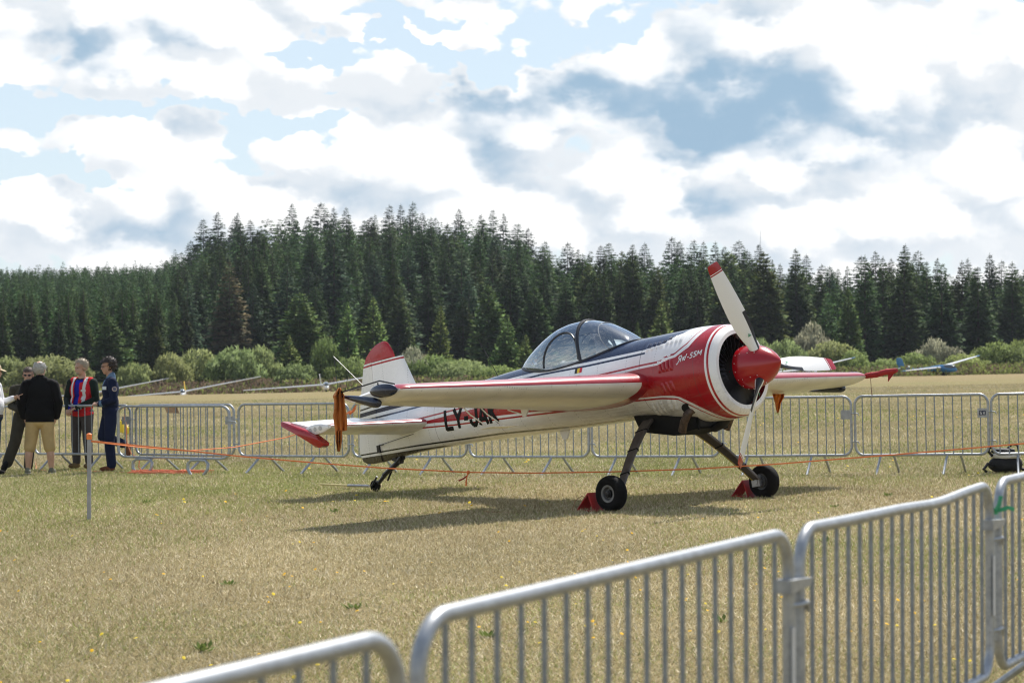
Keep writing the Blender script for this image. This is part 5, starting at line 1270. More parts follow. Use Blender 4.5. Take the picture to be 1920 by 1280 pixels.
# orange cloths and the red wing tip cover
def cloth(name, pts_px, d, label, mats, folds=5, thick=.012):
    """hanging cloth: outline rows (v, u_left, u_right), real folds in depth"""
    m = MB(); rows = []
    for i, (v, ul, ur) in enumerate(pts_px):
        row = []
        for q in np.linspace(0, 1, 25):
            dd = d + .035 * math.sin(q * PI * folds + i * .5) + .02 * math.sin(q * 17 + i)
            row.append(at3(ul + (ur - ul) * q, v, dd))
        rows.append(row)
    m.rings(rows, closed=False); o = m.build(name, mats); sol = o.modifiers.new("thickness", 'SOLIDIFY'); sol.thickness = .004
    return tag(o, label, "cloth")
OC = material("orange_cloth", (.55, .17, .025), .8, var=.35, vscale=7, bump=.4, bscale=25); OC2 = material("bright_orange_cloth", (.75, .20, .02), .7, var=.3, vscale=8, bump=.3)
tipd = yw(-2.58, -4.05, .15).y
cloth("orange_cloth", [(727, 634, 639), (733, 630, 642), (742, 624, 646), (750, 627, 646), (765, 627, 648), (780, 625, 650), (795, 627, 651), (806, 629, 650), (808, 629, 641), (825, 630, 641), (846, 633, 637)], tipd - .06, "orange-brown cloth draped over the near aileron tip", OC)
fd = yw(-2.55, 2.2, -.1).y
cloth("orange_streamer", [(738, 1448, 1471), (745, 1450, 1470), (755, 1453, 1464), (765, 1455, 1462), (774, 1457, 1459)], fd, "bright orange streamer hanging under the far wing", OC2, 3)
tc0 = thing("wingtip_cover", "red fabric cover on the probe at the far wing tip", "cover", yw(-1.5, 4.03, .06))
rc = material("cover_red", (.42, .02, .025), .75, var=.3, vscale=20, bump=.4)
w0 = yw(-1.5, 4.03, .06); m = MB(); P = [yw(-1.60 + .53 * q, 4.03, .058 + .004 * math.sin(q * 12)) - w0 for q in np.linspace(0, 1, 14)]; m.tube(P, [.018, .036] + [.037 + .003 * (i % 2) for i in range(9)] + [.036, .034, .022], 12); m.build("sleeve", rc, tc0)
m = MB(); p0_ = yw(-1.28, 4.03, .03) - w0; p1_ = yw(-1.13, 4.03, .02) - w0; p2_ = yw(-1.24, 4.03, -.07) - w0; m.prism([p0_ * .6 + p1_ * .4, p1_, p2_], (.004, .006, 0)); m.build("flag", rc, tc0, False)
m = MB(); m.tube([yw(-1.50, 4.03, .02) - w0, yw(-1.51, 4.03, -.08) - w0, yw(-1.51, 4.02, -.20) - w0], [.004, .004, .007], 6); m.build("string", material("string_brown", (.22, .13, .10), .8), tc0)

# bag at the right-hand barrier
bx = gpt(1886, 886); bg = thing("camera_bag", "black and white rucksack lying on the grass at the right-hand barrier", "bag", (bx[0], bx[1], terrain(*bx)))
bk = material("bag_black", (.006, .006, .0065), .7, var=.4, vscale=14, bump=.4); wt = material("bag_white", (.72, .71, .68), .75, var=.15, vscale=12, bump=.3)
def blob_body(c, r, seed, n=1.0, q=.6):
    m = MB(); rn = random.Random(seed); rows = []
    for i in range(11):
        th = PI * i / 10; rr_ = max(math.sin(th) ** q, .02); row = []
        for j in range(22):
            a = 2 * PI * j / 22; k = 1 + .05 * math.sin(3 * a + i) + .03 * math.sin(7 * a + 2 * i)
            row.append((c[0] + math.cos(a) * rr_ * r[0] * k, c[1] + math.sin(a) * rr_ * r[1] * k, max(c[2] + math.cos(th) * r[2], 0.0)))
        rows.append(row)
    m.rings(rows); return m
blob_body((0, 0, .115), (.24, .15, .12), 1).build("body", bk, bg); blob_body((0, 0, .235), (.215, .14, .05), 2).build("white_flap", wt, bg); blob_body((-.03, .02, .30), (.17, .11, .045), 3).build("top_pocket", bk, bg)
m = MB(); m.tube([(-.20, -.05, .24), (-.26, -.08, .30), (-.24, -.08, .36), (-.17, -.05, .33)], .020, 8); m.tube([(.02, 0, .34), (.09, -.02, .40), (.16, 0, .38), (.18, 0, .30)], .014, 8); m.build("carry_strap", bk, bg)
m = MB(); m.tube([(-.20, -.08, .10), (-.28, -.13, .13), (-.34, -.15, .06), (-.30, -.15, .015)], .022, 8); m.build("shoulder_strap", bk, bg)
m = MB(); m.tube([(.20, -.08, .06), (.30, -.12, .03), (.42, -.13, .015)], .020, 8); m.build("shoulder_strap", bk, bg)

# ------------------------------------------------------------------ gliders on the far side of the field
GW = material("glider_white", (.80, .81, .82), .25, coat=.6); GB = material("glider_blue", (.02, .16, .36), .3, coat=.6); GGL = material("glider_canopy", (.05, .07, .09), .08, coat=1.0); GGR = material("glider_grey", (.35, .36, .38), .4); GY = material("glider_yellow_tip", (.75, .48, .06), .4)
def glider_proto(body, tipm, finm, label_prefix=None):
    ms = []
    f = MB(); st = [(-.02, .02, .0), (.10, .12, .02), (.35, .22, .05), (.8, .31, .09), (1.3, .35, .12), (1.9, .35, .12), (2.6, .28, .10), (3.4, .18, .07), (4.6, .12, .06), (6.3, .08, .07), (6.7, .03, .08)]
    f.rings([[(1.9 - a, r * math.cos(t) * .82, .62 + z + r * 1.12 * math.sin(t)) for t in np.linspace(0, 2 * PI, 22, endpoint=False)] for a, r, z in st], cap0=True, cap1=True); ms.append(("fuselage", f.mesh("fuselage", body)))
    c = MB(); c.ell((.92, 0, .93), (.85, .26, .24), None, 20, 12); ms.append(("canopy", c.mesh("canopy", GGL)))
    for sg in (-1, 1):
        w = MB(); rings = []
        for q in np.linspace(0, 1, 14):
            y = .12 + 7.3 * q; ch = .85 - .48 * q ** 1.4; z = .88 + math.tan(math.radians(3.2)) * y; t = .115 * ch
            rings.append([(.25 - s * ch + .02 * q, sg * y, z + zz * t) for s, zz in ((0, 0), (.06, .8), (.3, 1), (.7, .5), (1, 0), (.7, -.3), (.3, -.7), (.06, -.6))])
        w.rings(rings, cap0=True, cap1=True)
        n = 8
        for i in range(13):
            for j in range(n): w.m[i * n + j] = 1 if i >= 12 else 0
        w.m[-1] = 1; ms.append(("wing", w.mesh("wing", [GW, tipm])))
    fn = MB(); fn.rings([[(x0 - s * ch, yy * .05, z) for s, yy in ((0, 0), (.3, 1), (1, 0), (.3, -1))] for x0, ch, z in ((-4.05, .95, .70), (-4.25, .85, 1.3), (-4.42, .66, 1.75), (-4.55, .4, 1.85))], cap0=True, cap1=True); ms.append(("fin", fn.mesh("fin", finm)))
    for sg in (-1, 1):
        t = MB(); t.rings([[(x0 - s * ch, sg * y, .86 + zz * .03) for s, zz in ((0, 0), (.3, 1), (1, 0), (.3, -1))] for x0, ch, y in ((-4.05, .62, .04), (-4.15, .45, 1.25), (-4.22, .3, 1.33))], cap0=True, cap1=True); ms.append(("tailplane", t.mesh("tailplane", GW)))
    wh = MB(); wh.lathe([(-.06, .05), (-.06, .17), (0, .19), (.06, .17), (.06, .05)], (.3, 0, .19), (0, 1, 0), 18); ms.append(("wheel", wh.mesh("wheel", material("tyre_rubber", (.02, .02, .02), .8))))
    return ms
GWHITE = glider_proto(GW, GW, GW); GBLUE = glider_proto(GB, GB, GB); GGREY = glider_proto(GW, GGR, GW); GBT = glider_proto(GW, GB, GW); GYEL = glider_proto(GW, GW, GY)
def glider(proto, u, d, yaw, bank, label, dz=0.0):
    x = (u - 960) / FPX * d; t = thing("glider", label, "glider", (x, d, terrain(x, d) + dz), 0, "gliders parked beyond the fence")
    t.rotation_euler = (math.radians(bank), 0, math.radians(yaw)); t.scale = (.76, .76, .76)
    for nm, me in proto: link(nm, me, t)
# yaw: 0 = nose to the right, -90 = nose towards the camera
glider(GYEL, 346, 157, -84, 8.0, "white glider with a yellow fin resting on one wing, right of the people", -.22)
glider(GWHITE, 612, 151, -80, 7.0, "white glider nose-on behind the hanging orange cloth", -.14)
glider(GGREY, 176, 160, -84, 8.0, "white glider hidden behind the navy overalls, its grey wing tip showing", -.22)
glider(GBLUE, 1764, 167, -42, 6.0, "blue glider with white wings resting on one wing at the right", -.03)
glider(GBT, 1508, 168, -52, 6.5, "white glider behind the propeller, its blue wing tip showing")
glider(GWHITE, 2012, 166, -45, 5.0, "white glider at the right edge, only a wing tip showing")
# far radio mast above the trees
t = thing("radio_mast", "thin lattice mast rising above the forest right of the propeller", "mast", (*[(1426 - 960) / FPX * 420, 420], terrain((1426 - 960) / FPX * 420, 420)))
zt_ = HC + (680 - 432) * 420 / FPX - terrain((1426 - 960) / FPX * 420, 420); m = MB(); m.tube([(0, 0, 0), (0, 0, zt_ * .8), (0, 0, zt_)], [.07, .055, .03], 6); m.build("mast_pole", material("mast_grey", (.4, .42, .45), .5), t)

# ------------------------------------------------------------------ the air
m = MB(); m.box((0, 2005, 17.0), (3400, 4300, 40)); hz_o = m.build("haze", None or material("haze_tmp", (1, 1, 1)), None, False)
hm = bpy.data.materials.new("thin_haze"); hm.use_nodes = True; k = NT(hm.node_tree); k.n.clear(); o_ = k.node('ShaderNodeOutputMaterial'); pv = k.node('ShaderNodeVolumePrincipled')
pv.inputs['Color'].default_value = (.80, .88, 1.0, 1); pv.inputs['Density'].default_value = 0.00010; pv.inputs['Anisotropy'].default_value = .3; k.l.new(pv.outputs[0], o_.inputs['Volume'])
hz_o.data.materials.clear(); hz_o.data.materials.append(hm); tag(hz_o, kind="stuff")
# ------------------------------------------------------------------ people
def fabric(name, col, var=.25, bump=.35, vs=5.0, rough=.85):
    return material(name, col, rough, var=var, vscale=vs, bump=bump, bscale=14, spec=.2)
SKIN = material("skin", (.52, .31, .22), .5, var=.12, vscale=14); SKIN2 = material("skin_tanned", (.46, .26, .18), .5, var=.12, vscale=14)
class Body:
    def __init__(s): s.p = []
    def cap(s, a, b, r0, r1, m): s.p.append(('c', Vector(a), Vector(b), r0, r1, m)); return s
    def ell(s, c, r, m, rot=(0, 0, 0)):
        from mathutils import Euler
        s.p.append(('e', Vector(c), Vector(r), Euler(rot).to_matrix(), None, m)); return s
    def limb(s, pts, rs, m):
        for i in range(len(pts) - 1): s.cap(pts[i], pts[i + 1], rs[i], rs[i + 1], m)
        return s
    def hand(s, w, d, n, m, curl=.5, side=1, size=1.0):
        """w wrist, d pointing direction, n back-of-hand direction"""
        w = Vector(w); d = Vector(d).normalized(); n = Vector(n); n = (n - d * n.dot(d)).normalized(); t = d.cross(n) * side
        s.cap(w, w + d * .03 * size, .026, .028, m)
        for k in (-1, -.33, .33, 1): s.cap(w + d * .035 * size + t * .012 * k, w + d * .088 * size + t * .027 * k * size, .014, .0125, m)
        for k, L in ((-1, .062), (-.33, .076), (.33, .083), (1, .074)):
            b = w + d * .09 * size + t * .027 * k * size; L *= size; d2 = (d * math.cos(curl) - n * math.sin(curl)); d3 = (d * math.cos(curl * 2.1) - n * math.sin(curl * 2.1))
            s.cap(b, b + d2 * L * .5, .0098, .0092, m); s.cap(b + d2 * L * .5, b + d2 * L * .5 + d3 * L * .5, .0092, .0082, m)
        tb = w + d * .025 * size + t * .03 * size; t1 = tb + (t * .8 + d * .7 - n * .3).normalized() * .045 * size; s.cap(tb, t1, .0135, .0115, m); s.cap(t1, t1 + (d * .9 - n * .5 + t * .1).normalized() * .035 * size, .0112, .0095, m)
        return s
    def head(s, c, yaw, pitch, m, k=1.0):
        """c centre of the head, facing -Y turned by yaw"""
        R = Matrix.Rotation(yaw, 3, 'Z') @ Matrix.Rotation(pitch, 3, 'X'); c = Vector(c)
        def q(x, y, z): return c + R @ Vector((x * k, y * k, z * k))
        def e(p, r, rot=0): s.p.append(('e', q(*p), Vector(r) * k, R, None, m))
        e((0, .015, .03), (.078, .098, .095)); e((0, -.028, -.045), (.060, .068, .075)); e((0, -.055, -.088), (.034, .036, .030)); e((0, -.075, .028), (.055, .025, .018)); e((.03, -.062, -.03), (.026, .028, .026)); e((-.03, -.062, -.03), (.026, .028, .026))
        s.cap(q(0, -.088, .012), q(0, -.108, -.024), .009 * k, .014 * k, m); e((.080, .012, -.008), (.012, .024, .034)); e((-.080, .012, -.008), (.012, .024, .034)); e((0, -.088, -.058), (.024, .014, .012))
        s.frame = (c, R, k); return s
    def mesh(s, name, mats, voxel=.009, paint=None, smooth=3):
        mb = MB()
        for p in s.p:
            if p[0] == 'c':
                a, b = p[1], p[2]; d = (b - a); L = d.length
                d = d / L if L > 1e-6 else Vector((0, 0, 1)); n = 16 if p[3] > .02 else 10; prof = []
                for j in range(6): t = PI / 2 * j / 5; prof.append((-p[3] * math.cos(t), max(p[3] * math.sin(t), 1e-4)))
                for j in range(6): t = PI / 2 * j / 5; prof.append((L + p[4] * math.sin(t), max(p[4] * math.cos(t), 1e-4)))
                mb.lathe(prof, a, d, n)
            else: mb.ell(p[1], p[2], p[3], 22, 14)
        me = mb.mesh("tmp", SKIN); o = bpy.data.objects.new("tmp", me); COL.objects.link(o)
        rm = o.modifiers.new("r", 'REMESH'); rm.mode = 'VOXEL'; rm.voxel_size = voxel
        if smooth: sm = o.modifiers.new("s", 'SMOOTH'); sm.factor = .5; sm.iterations = smooth
        dg = bpy.context.evaluated_depsgraph_get(); out = bpy.data.meshes.new_from_object(o.evaluated_get(dg)); out.name = name
        bpy.data.objects.remove(o); bpy.data.meshes.remove(me)
        n = len(out.polygons); c = np.zeros(n * 3); out.polygons.foreach_get('center', c); c = c.reshape(-1, 3)
        best = np.full(n, 1e9); idx = np.zeros(n, int); names = []
        for p in s.p:
            if p[0] == 'c':
                a = np.array(p[1]); d = np.array(p[2]) - a; t = np.clip(((c - a) @ d) / max(d @ d, 1e-9), 0, 1); ds = np.linalg.norm(c - a - t[:, None] * d, axis=1) - (p[3] + (p[4] - p[3]) * t)
            else:
                q = (c - np.array(p[1])) @ np.array(p[3]); r = np.array(p[2]); l = np.linalg.norm(q / r, axis=1); ds = (l - 1) * np.linalg.norm(q, axis=1) / np.maximum(l, 1e-6)
            if p[5] not in names: names.append(p[5])
            k = ds < best; best[k] = ds[k]; idx[k] = names.index(p[5])
        if paint: names, idx = paint(c, names, idx)
        out.materials.clear()
        for nm in names: out.materials.append(mats[nm])
        out.polygons.foreach_set('material_index', idx.astype(np.int32)); out.polygons.foreach_set('use_smooth', [True] * n); out.update()
        return out
def painter(rules):
    """rules: list of (function of x,y,z -> mask, material name, only where current name in set or None)"""
    def f(c, names, idx):
        names = list(names)
        for fn, nm, only in rules:
            if nm not in names: names.append(nm)
            k = fn(c[:, 0], c[:, 1], c[:, 2])
            if only: k = k & np.isin(idx, [names.index(q) for q in only if q in names])
            idx = np.where(k, names.index(nm), idx)
        return names, idx
    return f
def hair_mesh(frame, keep, mat, grow=.012, wild=.012, seed=0, extra=()):
    """a shell of short tufts over the skull"""
    c, R, k = frame; rng = np.random.default_rng(seed); mb = MB(); rows = []
    n, m_ = 30, 22; V = []
    for i in range(m_ + 1):
        th = PI * i / m_
        for j in range(n):
            a = 2 * PI * j / n; d = Vector((math.sin(th) * math.cos(a), math.sin(th) * math.sin(a), math.cos(th)))
            r = 1 + (grow + wild * rng.random()) / .09
            V.append(Vector((d.x * .078 * r, .015 + d.y * .098 * r, .03 + d.z * .095 * r)))
    F = []
    for i in range(m_):
        for j in range(n):
            q = (i * n + j, i * n + (j + 1) % n, (i + 1) * n + (j + 1) % n, (i + 1) * n + j); cen = sum((V[t] for t in q), Vector()) / 4
            if keep(cen.x, cen.y, cen.z): F.append(q)
    mb.add([c + R @ (v * k) for v in V], F)
    # tufts that break the outline
    for _ in range(260):
        th = math.acos(1 - 1.75 * rng.random()); a = rng.random() * 2 * PI; d = Vector((math.sin(th) * math.cos(a), math.sin(th) * math.sin(a), math.cos(th))); p = Vector((d.x * .080, .015 + d.y * .10, .03 + d.z * .097))
        if not keep(p.x, p.y, p.z): continue
        t = Vector(rng.normal(size=3)) * .6 + d; t.normalize(); s_ = t.cross(d); 
        if s_.length < 1e-3: continue
        s_.normalize(); L = grow + wild + .012 * rng.random()
        mb.add([c + R @ ((p + s_ * .006) * k), c + R @ ((p - s_ * .006) * k), c + R @ ((p + t * L * 1.6) * k)], [(0, 1, 2)])
    return mb.mesh("hair", mat)
def person(label, x, y, rz, body, mats, paint=None, scale=1.0):
    t = thing("person", label, "person", (x, y, terrain(x, y) + .004), rz); t.scale = (scale,) * 3
    link("body", body.mesh("body", mats, .0085, paint), t); return t
def eyes(t, body):
    c, R, k = body.frame; m = MB()
    for sx in (-1, 1): m.ell(c + R @ Vector((sx * .030 * k, -.083 * k, .008 * k)), (.011, .006, .006), R, 8, 6)
    link("eyes", m.mesh("eyes", material("eye_dark", (.03, .022, .018), .3)), t)

# --- man with his back to us: black jacket, khaki shorts
MT = dict(skin=SKIN, jacket=fabric("jacket_black", (.004, .004, .0045), .5, .5), shorts=fabric("shorts_khaki", (.50, .36, .17), .18), shoe=fabric("shoe_greygreen", (.20, .20, .15), .4), sole=material("sole_pale", (.35, .34, .30), .7))
B = Body()
for s in (-1, 1):
    B.limb([(s * .10, 0, .95), (s * .135, .01, .66), (s * .162, .0, .44)], [.128, .112, .098], 'shorts'); B.limb([(s * .165, .0, .48), (s * .178, -.012, .31), (s * .188, .012, .10)], [.064, .064, .042], 'skin')
    B.ell((s * .20, .055, .045), (.050, .135, .045), 'shoe', (0, 0, -s * .25)); B.ell((s * .192, .01, .075), (.042, .055, .05), 'shoe'); B.ell((s * .20, .055, .014), (.054, .14, .016), 'sole', (0, 0, -s * .25))
    B.limb([(s * .225, 0, 1.475), (s * .315, -.045, 1.18), (s * .27, .03, .96)], [.088, .072, .060], 'jacket'); B.hand((s * .26, .06, .95), (-s * .15, .25, -.9), (s, 0, 0), 'skin', .3, s)
B.ell((0, 0, .88), (.20, .145, .13), 'shorts'); B.ell((0, .01, 1.36), (.235, .150, .24), 'jacket'); B.ell((0, .02, 1.12), (.240, .170, .28), 'jacket'); B.cap((-.085, .01, .99), (.085, .01, .99), .163, .163, 'jacket'); B.cap((-.085, .01, .93), (.085, .01, .93), .150, .150, 'jacket'); B.cap((-.19, 0, 1.505), (.19, 0, 1.505), .075, .075, 'jacket'); B.cap((-.08, 0, 1.555), (.08, 0, 1.555), .065, .065, 'jacket'); B.cap((0, .01, 1.55), (0, .02, 1.655), .064, .062, 'skin'); B.cap((0, .005, 1.56), (0, .012, 1.60), .080, .074, 'jacket')
B.head((0, .02, 1.735), PI - .35, 0, 'skin', 1.10)
xA, yA = (75 - 960) / FPX * 36.35, 36.35
p = person("man seen from behind in a black jacket, khaki shorts and grey hair", xA, yA, .1, B, MT, painter([(lambda x, y, z: (z < .865) & (abs(x) < .22), 'shorts', {'jacket'}), (lambda x, y, z: z > .865, 'jacket', {'shorts'})]))
link("hair", hair_mesh(B.frame, lambda x, y, z: (y > -.045 and z < .098 and z > -.075) and not (y < 0 and z < -.03), material("hair_grey", (.42, .41, .39), .7, var=.3, vscale=30), .010, .012, 1), p); eyes(p, B)

# --- man in the red vest leaning on the barrier
MT = dict(skin=SKIN, jacket=fabric("jacket_dark_green", (.012, .022, .017), .4), trouser=fabric("trouser_grey", (.075, .068, .070), .25), shoe=fabric("shoe_tan", (.19, .13, .06), .4), shirt=fabric("shirt_blue", (.012, .02, .36), .25), red=fabric("vest_red", (.60, .02, .03), .15), white=fabric("vest_reflective", (.68, .67, .64), .08))
B = Body()
for s in (-1, 1):
    B.limb([(s * .10, .01, .97), (s * .12, -.01, .54), (s * .13, .03, .13)], [.118, .085, .072], 'trouser'); B.ell((s * .135, -.03, .05), (.050, .14, .05), 'shoe', (0, 0, s * .2)); B.cap((s * .13, .035, .10), (s * .13, .03, .06), .052, .05, 'shoe')
B.limb([(.225, .01, 1.49), (.30, -.02, 1.20), (.09, -.27, 1.07)], [.080, .066, .050], 'jacket'); B.limb([(-.225, .01, 1.49), (-.29, -.03, 1.20), (-.10, -.28, 1.05)], [.080, .066, .050], 'jacket')
B.hand((.085, -.275, 1.065), (-.75, -.5, -.35), (0, -.4, .9), 'skin', .7, 1); B.hand((-.10, -.285, 1.045), (.35, -.55, -.75), (0, -.8, .5), 'skin', .8, -1)
B.ell((0, .01, .98), (.185, .145, .14), 'trouser'); B.ell((0, 0, 1.36), (.215, .140, .22), 'jacket'); B.ell((0, -.015, 1.10), (.200, .155, .20), 'jacket'); B.cap((-.19, .01, 1.515), (.19, .01, 1.515), .062, .062, 'jacket'); B.cap((0, .01, 1.55), (0, -.005, 1.67), .064, .060, 'skin')
B.head((0, -.035, 1.755), -.45, .18, 'skin', 1.10)
xB, yB = (154 - 960) / FPX * 38.0, 38.0
p = person("grey-blond man in a red reflective vest and grey trousers leaning on the barrier", xB, yB, -.40, B, MT, painter([(lambda x, y, z: (abs(x) < .07 - .0 * z) & (y < -.05) & (z > 1.0) & (z < 1.54), 'shirt', {'jacket'})]))
V_ = Body(); V_.ell((0, 0, 1.36), (.232, .158, .235), 'red'); V_.ell((0, -.015, 1.12), (.220, .176, .22), 'red'); V_.ell((0, -.01, .965), (.225, .178, .075), 'red'); V_.cap((-.175, .01, 1.52), (.175, .01, 1.52), .070, .070, 'red')
vm = V_.mesh("vest", MT, .0085, painter([(lambda x, y, z: (y < -.02) & (abs(x) > .10) & (abs(x) < .145) & (z > 1.13), 'white', None), (lambda x, y, z: (z > 1.075) & (z < 1.135), 'white', None), (lambda x, y, z: (y < -.03) & (x > .075) & (x < .15) & (z > 1.335) & (z < 1.375), 'white', None), (lambda x, y, z: (y < -.03) & (x > .085) & (x < .14) & (z > 1.20) & (z < 1.26), 'white', None)]))
bmv = bmesh.new(); bmv.from_mesh(vm); kill = [f for f in bmv.faces if (lambda q: (abs(q.x + .01) < .052 and q.y < -.02 and q.z > 1.0) or (q.z > 1.50 and abs(q.x) < .085) or abs(q.x) > .262)(f.calc_center_median())]
bmesh.ops.delete(bmv, geom=kill, context='FACES'); bmv.to_mesh(vm); bmv.free(); link("vest", vm, p)
link("hair", hair_mesh(B.frame, lambda x, y, z: z > .055 + (.03 if y < -.05 else 0) or (y > -.01 and z > -.06), material("hair_blond_grey", (.36, .30, .22), .7, var=.3, vscale=30), .012, .014, 2), p); eyes(p, B)
m = MB(); c_, R_, k_ = B.frame; m.ell(c_ + R_ @ Vector((0, -.072, -.075)) * k_, (.046, .032, .030), R_, 14, 8); link("beard", m.mesh("beard", material("hair_blond_grey", (.36, .30, .22), .7)), p)
m = MB(); m.lathe([(-.016, .053), (.016, .053)], (.115, -.245, 1.08), (-.6, -.7, -.35), 16); link("wristwatch", m.mesh("wristwatch", material("watch_blue", (.10, .16, .25), .3)), p)

# --- man in navy overalls, one foot up behind him
MT = dict(skin=SKIN2, navy=fabric("overall_navy", (.008, .014, .045), .3, .6), blue=fabric("collar_denim", (.13, .21, .32), .2), shoe=fabric("shoe_brown", (.20, .075, .035), .3))
B = Body()
B.limb([(.09, .01, .99), (.085, -.02, .55), (.075, .02, .12)], [.118, .088, .080], 'navy'); B.ell((.075, -.05, .045), (.048, .135, .045), 'shoe'); B.cap((.075, .03, .09), (.075, .02, .05), .05, .048, 'shoe')
B.limb([(-.09, .01, .99), (-.09, -.10, .585), (-.085, .23, .46)], [.118, .092, .076], 'navy'); B.cap((-.085, .25, .46), (-.085, .30, .42), .050, .048, 'shoe'); B.ell((-.085, .315, .355), (.046, .048, .125), 'shoe', (.15, 0, 0))
for s in (-1, 1):
    B.limb([(s * .215, .01, 1.50), (s * .265, .03, 1.20), (s * .10, -.17, 1.13)], [.080, .066, .052], 'navy'); B.cap((s * .125, -.14, 1.14), (s * .10, -.17, 1.13), .056, .052, 'blue'); B.hand((s * .095, -.18, 1.125), (-s * .4, -.8, .1), (s * .6, -.2, .7), 'skin', .6, s)
B.ell((0, .015, 1.0), (.185, .150, .16), 'navy'); B.ell((0, .01, 1.37), (.205, .142, .22), 'navy'); B.ell((0, .005, 1.14), (.185, .145, .22), 'navy'); B.cap((-.17, .01, 1.525), (.17, .01, 1.525), .062, .062, 'navy'); B.cap((0, .01, 1.55), (0, -.01, 1.66), .060, .056, 'skin'); B.cap((0, .02, 1.555), (0, .02, 1.605), .080, .074, 'blue')
B.head((0, -.03, 1.76), .12, .12, 'skin', 1.08)
xC, yC = (206 - 960) / FPX * 36.75, 36.75
p = person("dark-haired man in navy overalls with one foot raised against the barrier", xC, yC, -1.25, B, MT, painter([(lambda x, y, z: (abs(x) < .05) & (y < -.08) & (z > 1.44) & (z < 1.55), 'blue', {'navy'})]))
link("hair", hair_mesh(B.frame, lambda x, y, z: z > .062 or (y > -.015 and z > -.055), material("hair_dark_curly", (.028, .016, .011), .6, var=.4, vscale=40), .018, .022, 3), p); eyes(p, B)
c_, R_, k_ = B.frame; m = MB()
for sx in (-1, 1):
    m.tube([c_ + R_ @ (Vector((sx * .032 + .020 * math.cos(a), -.098, .006 + .016 * math.sin(a))) * k_) for a in np.linspace(0, 2 * PI, 13)], .0022, 5); m.tube([c_ + R_ @ (Vector((sx * .052, -.095, .010)) * k_), c_ + R_ @ (Vector((sx * .082, .01, .012)) * k_)], .0022, 5)
link("glasses", m.mesh("glasses", material("glasses_dark", (.03, .03, .035), .3)), p)
m = MB(); m.lathe([(0, .042), (.004, .042), (.004, .0)], (.305, .035, 1.385), (1, -.05, .12), 20); link("sleeve_patch", m.mesh("sleeve_patch", material("patch_cream", (.45, .36, .30), .7)), p)
m = MB(); m.lathe([(0, .028), (.004, .028), (.004, .0)], (.309, .035, 1.385), (1, -.05, .12), 20); link("patch_emblem", m.mesh("patch_emblem", material("patch_dark", (.10, .10, .16), .7)), p)
m = MB(); m.box((.165, -.115, 1.40), (.075, .006, .055), Matrix.Rotation(.85, 3, 'Z')); link("name_tag", m.mesh("name_tag", material("tag_pale", (.62, .66, .72), .6), False), p)

# --- man in olive behind the black jacket
MT = dict(skin=SKIN2, olive=fabric("overall_olive", (.055, .050, .036), .3, .5), shoe=fabric("shoe_black", (.012, .012, .012), .4))
B = Body()
B.limb([(-.10, 0, .94), (-.17, -.12, .52), (-.29, -.20, .17)], [.115, .098, .090], 'olive'); B.ell((-.335, -.24, .10), (.055, .07, .115), 'shoe', (.5, .4, 0)); B.limb([(.10, .01, .94), (.08, -.02, .52), (.04, .0, .10)], [.112, .085, .078], 'olive'); B.ell((.04, -.05, .045), (.05, .135, .045), 'shoe')
for s in (-1, 1): B.limb([(s * .205, .01, 1.40), (s * .25, .03, 1.12), (s * .12, -.16, 1.06)], [.076, .062, .05], 'olive'); B.hand((s * .11, -.17, 1.06), (-s * .8, -.5, 0), (0, -.6, .8), 'skin', .5, s)
B.ell((0, .01, .95), (.175, .145, .15), 'olive'); B.ell((0, .01, 1.28), (.200, .140, .21), 'olive'); B.ell((0, .0, 1.08), (.180, .145, .2), 'olive'); B.cap((-.16, .01, 1.43), (.16, .01, 1.43), .06, .06, 'olive'); B.cap((0, .01, 1.46), (.02, 0, 1.56), .058, .054, 'skin')
B.head((.035, -.01, 1.645), -.1, .1, 'skin', 1.06)
xD, yD = (49 - 960) / FPX * 37.25, 37.25
p = person("man in an olive overall and sunglasses, half hidden by the black jacket", xD, yD, .15, B, MT)
link("hair", hair_mesh(B.frame, lambda x, y, z: z > .060 or (y > .0 and z > -.04), material("hair_short_brown", (.06, .04, .03), .7), .006, .006, 4), p)
c_, R_, k_ = B.frame; m = MB()
for sx in (-1, 1): m.ell(c_ + R_ @ (Vector((sx * .033, -.092, .008)) * k_), (.028, .012, .018), R_, 12, 8); m.tube([c_ + R_ @ (Vector((sx * .055, -.088, .012)) * k_), c_ + R_ @ (Vector((sx * .084, .01, .014)) * k_)], .004, 5)
m.tube([c_ + R_ @ (Vector((-.012, -.098, .012)) * k_), c_ + R_ @ (Vector((.012, -.098, .012)) * k_)], .003, 5); link("sunglasses", m.mesh("sunglasses", material("sunglass_black", (.008, .008, .01), .1)), p)

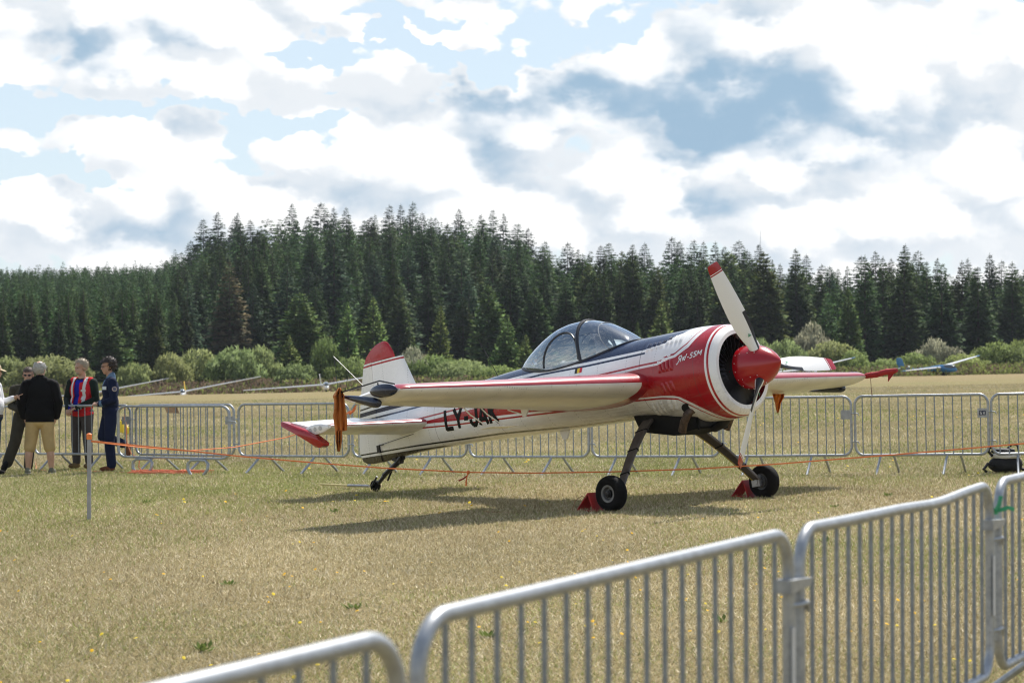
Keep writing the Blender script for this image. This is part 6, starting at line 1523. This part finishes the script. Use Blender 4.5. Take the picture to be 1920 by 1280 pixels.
# --- man in the white shirt pointing, cut by the left edge
MT = dict(skin=SKIN, shirt=fabric("shirt_white", (.74, .74, .76), .08, .45), jeans=fabric("jeans_blue", (.018, .045, .10), .35), shoe=fabric("shoe_black", (.012, .012, .012), .4), belt=material("belt_brown", (.05, .03, .02), .5))
B = Body()
for s in (-1, 1): B.limb([(s * .10, .0, .93), (s * .11, -.01, .52), (s * .12, .02, .12)], [.118, .09, .078], 'jeans'); B.ell((s * .125, -.05, .045), (.05, .14, .045), 'shoe', (0, 0, s * .15)); B.cap((s * .12, .03, .09), (s * .12, .02, .05), .05, .05, 'shoe')
B.limb([(.22, 0, 1.47), (.26, -.06, 1.19), (.13, -.31, 1.27)], [.078, .064, .050], 'shirt'); B.hand((.125, -.325, 1.275), (-.15, -.9, .30), (.75, 0, .55), 'skin', .75, -1); B.cap((.108, -.42, 1.315), (.095, -.50, 1.345), .010, .009, 'skin')
B.limb([(-.22, 0, 1.47), (-.28, .02, 1.18), (-.24, -.12, .95)], [.078, .064, .050], 'shirt'); B.hand((-.24, -.13, .94), (0, -.4, -.9), (-1, 0, 0), 'skin', .4, 1)
B.ell((0, .01, .94), (.19, .155, .13), 'jeans'); B.cap((-.05, -.01, .985), (.05, -.01, .985), .158, .158, 'belt'); B.ell((0, -.02, 1.14), (.20, .185, .20), 'shirt'); B.ell((0, 0, 1.34), (.21, .150, .21), 'shirt'); B.cap((-.18, .01, 1.49), (.18, .01, 1.49), .062, .062, 'shirt'); B.cap((0, 0, 1.52), (0, -.02, 1.63), .062, .058, 'skin'); B.cap((0, .0, 1.53), (0, -.005, 1.575), .078, .07, 'shirt')
B.head((0, -.05, 1.71), .1, .1, 'skin', 1.08)
xE, yE = (-15 - 960) / FPX * 36.2, 36.2
p = person("man in a white shirt, jeans and beige cap pointing, cut by the left edge", xE, yE, 1.40, B, MT, painter([(lambda x, y, z: (z > 1.005), 'shirt', {'belt'}), (lambda x, y, z: (z < .965), 'jeans', {'belt'})])); eyes(p, B)
c_, R_, k_ = B.frame; m = MB(); cap_m = fabric("cap_beige", (.52, .42, .28), .15)
m.rings([[c_ + R_ @ (Vector((math.cos(a) * .088 * math.sin(t) ** .8, .012 + math.sin(a) * .108 * math.sin(t) ** .8, .045 + .098 * math.cos(t))) * k_) for a in np.linspace(0, 2 * PI, 24, endpoint=False)] for t in np.linspace(.05, PI / 2, 8)]); cpo = link("cap", m.mesh("cap", cap_m), p)
m = MB(); out_ = [c_ + R_ @ (Vector((math.sin(a) * .078, -.075 - .105 * math.cos(a), .050 - .030 * math.cos(a))) * k_) for a in np.linspace(-PI / 2, PI / 2, 13)]; m.prism(out_, R_ @ Vector((0, 0, .006))); link("peak", m.mesh("peak", cap_m, False), cpo)
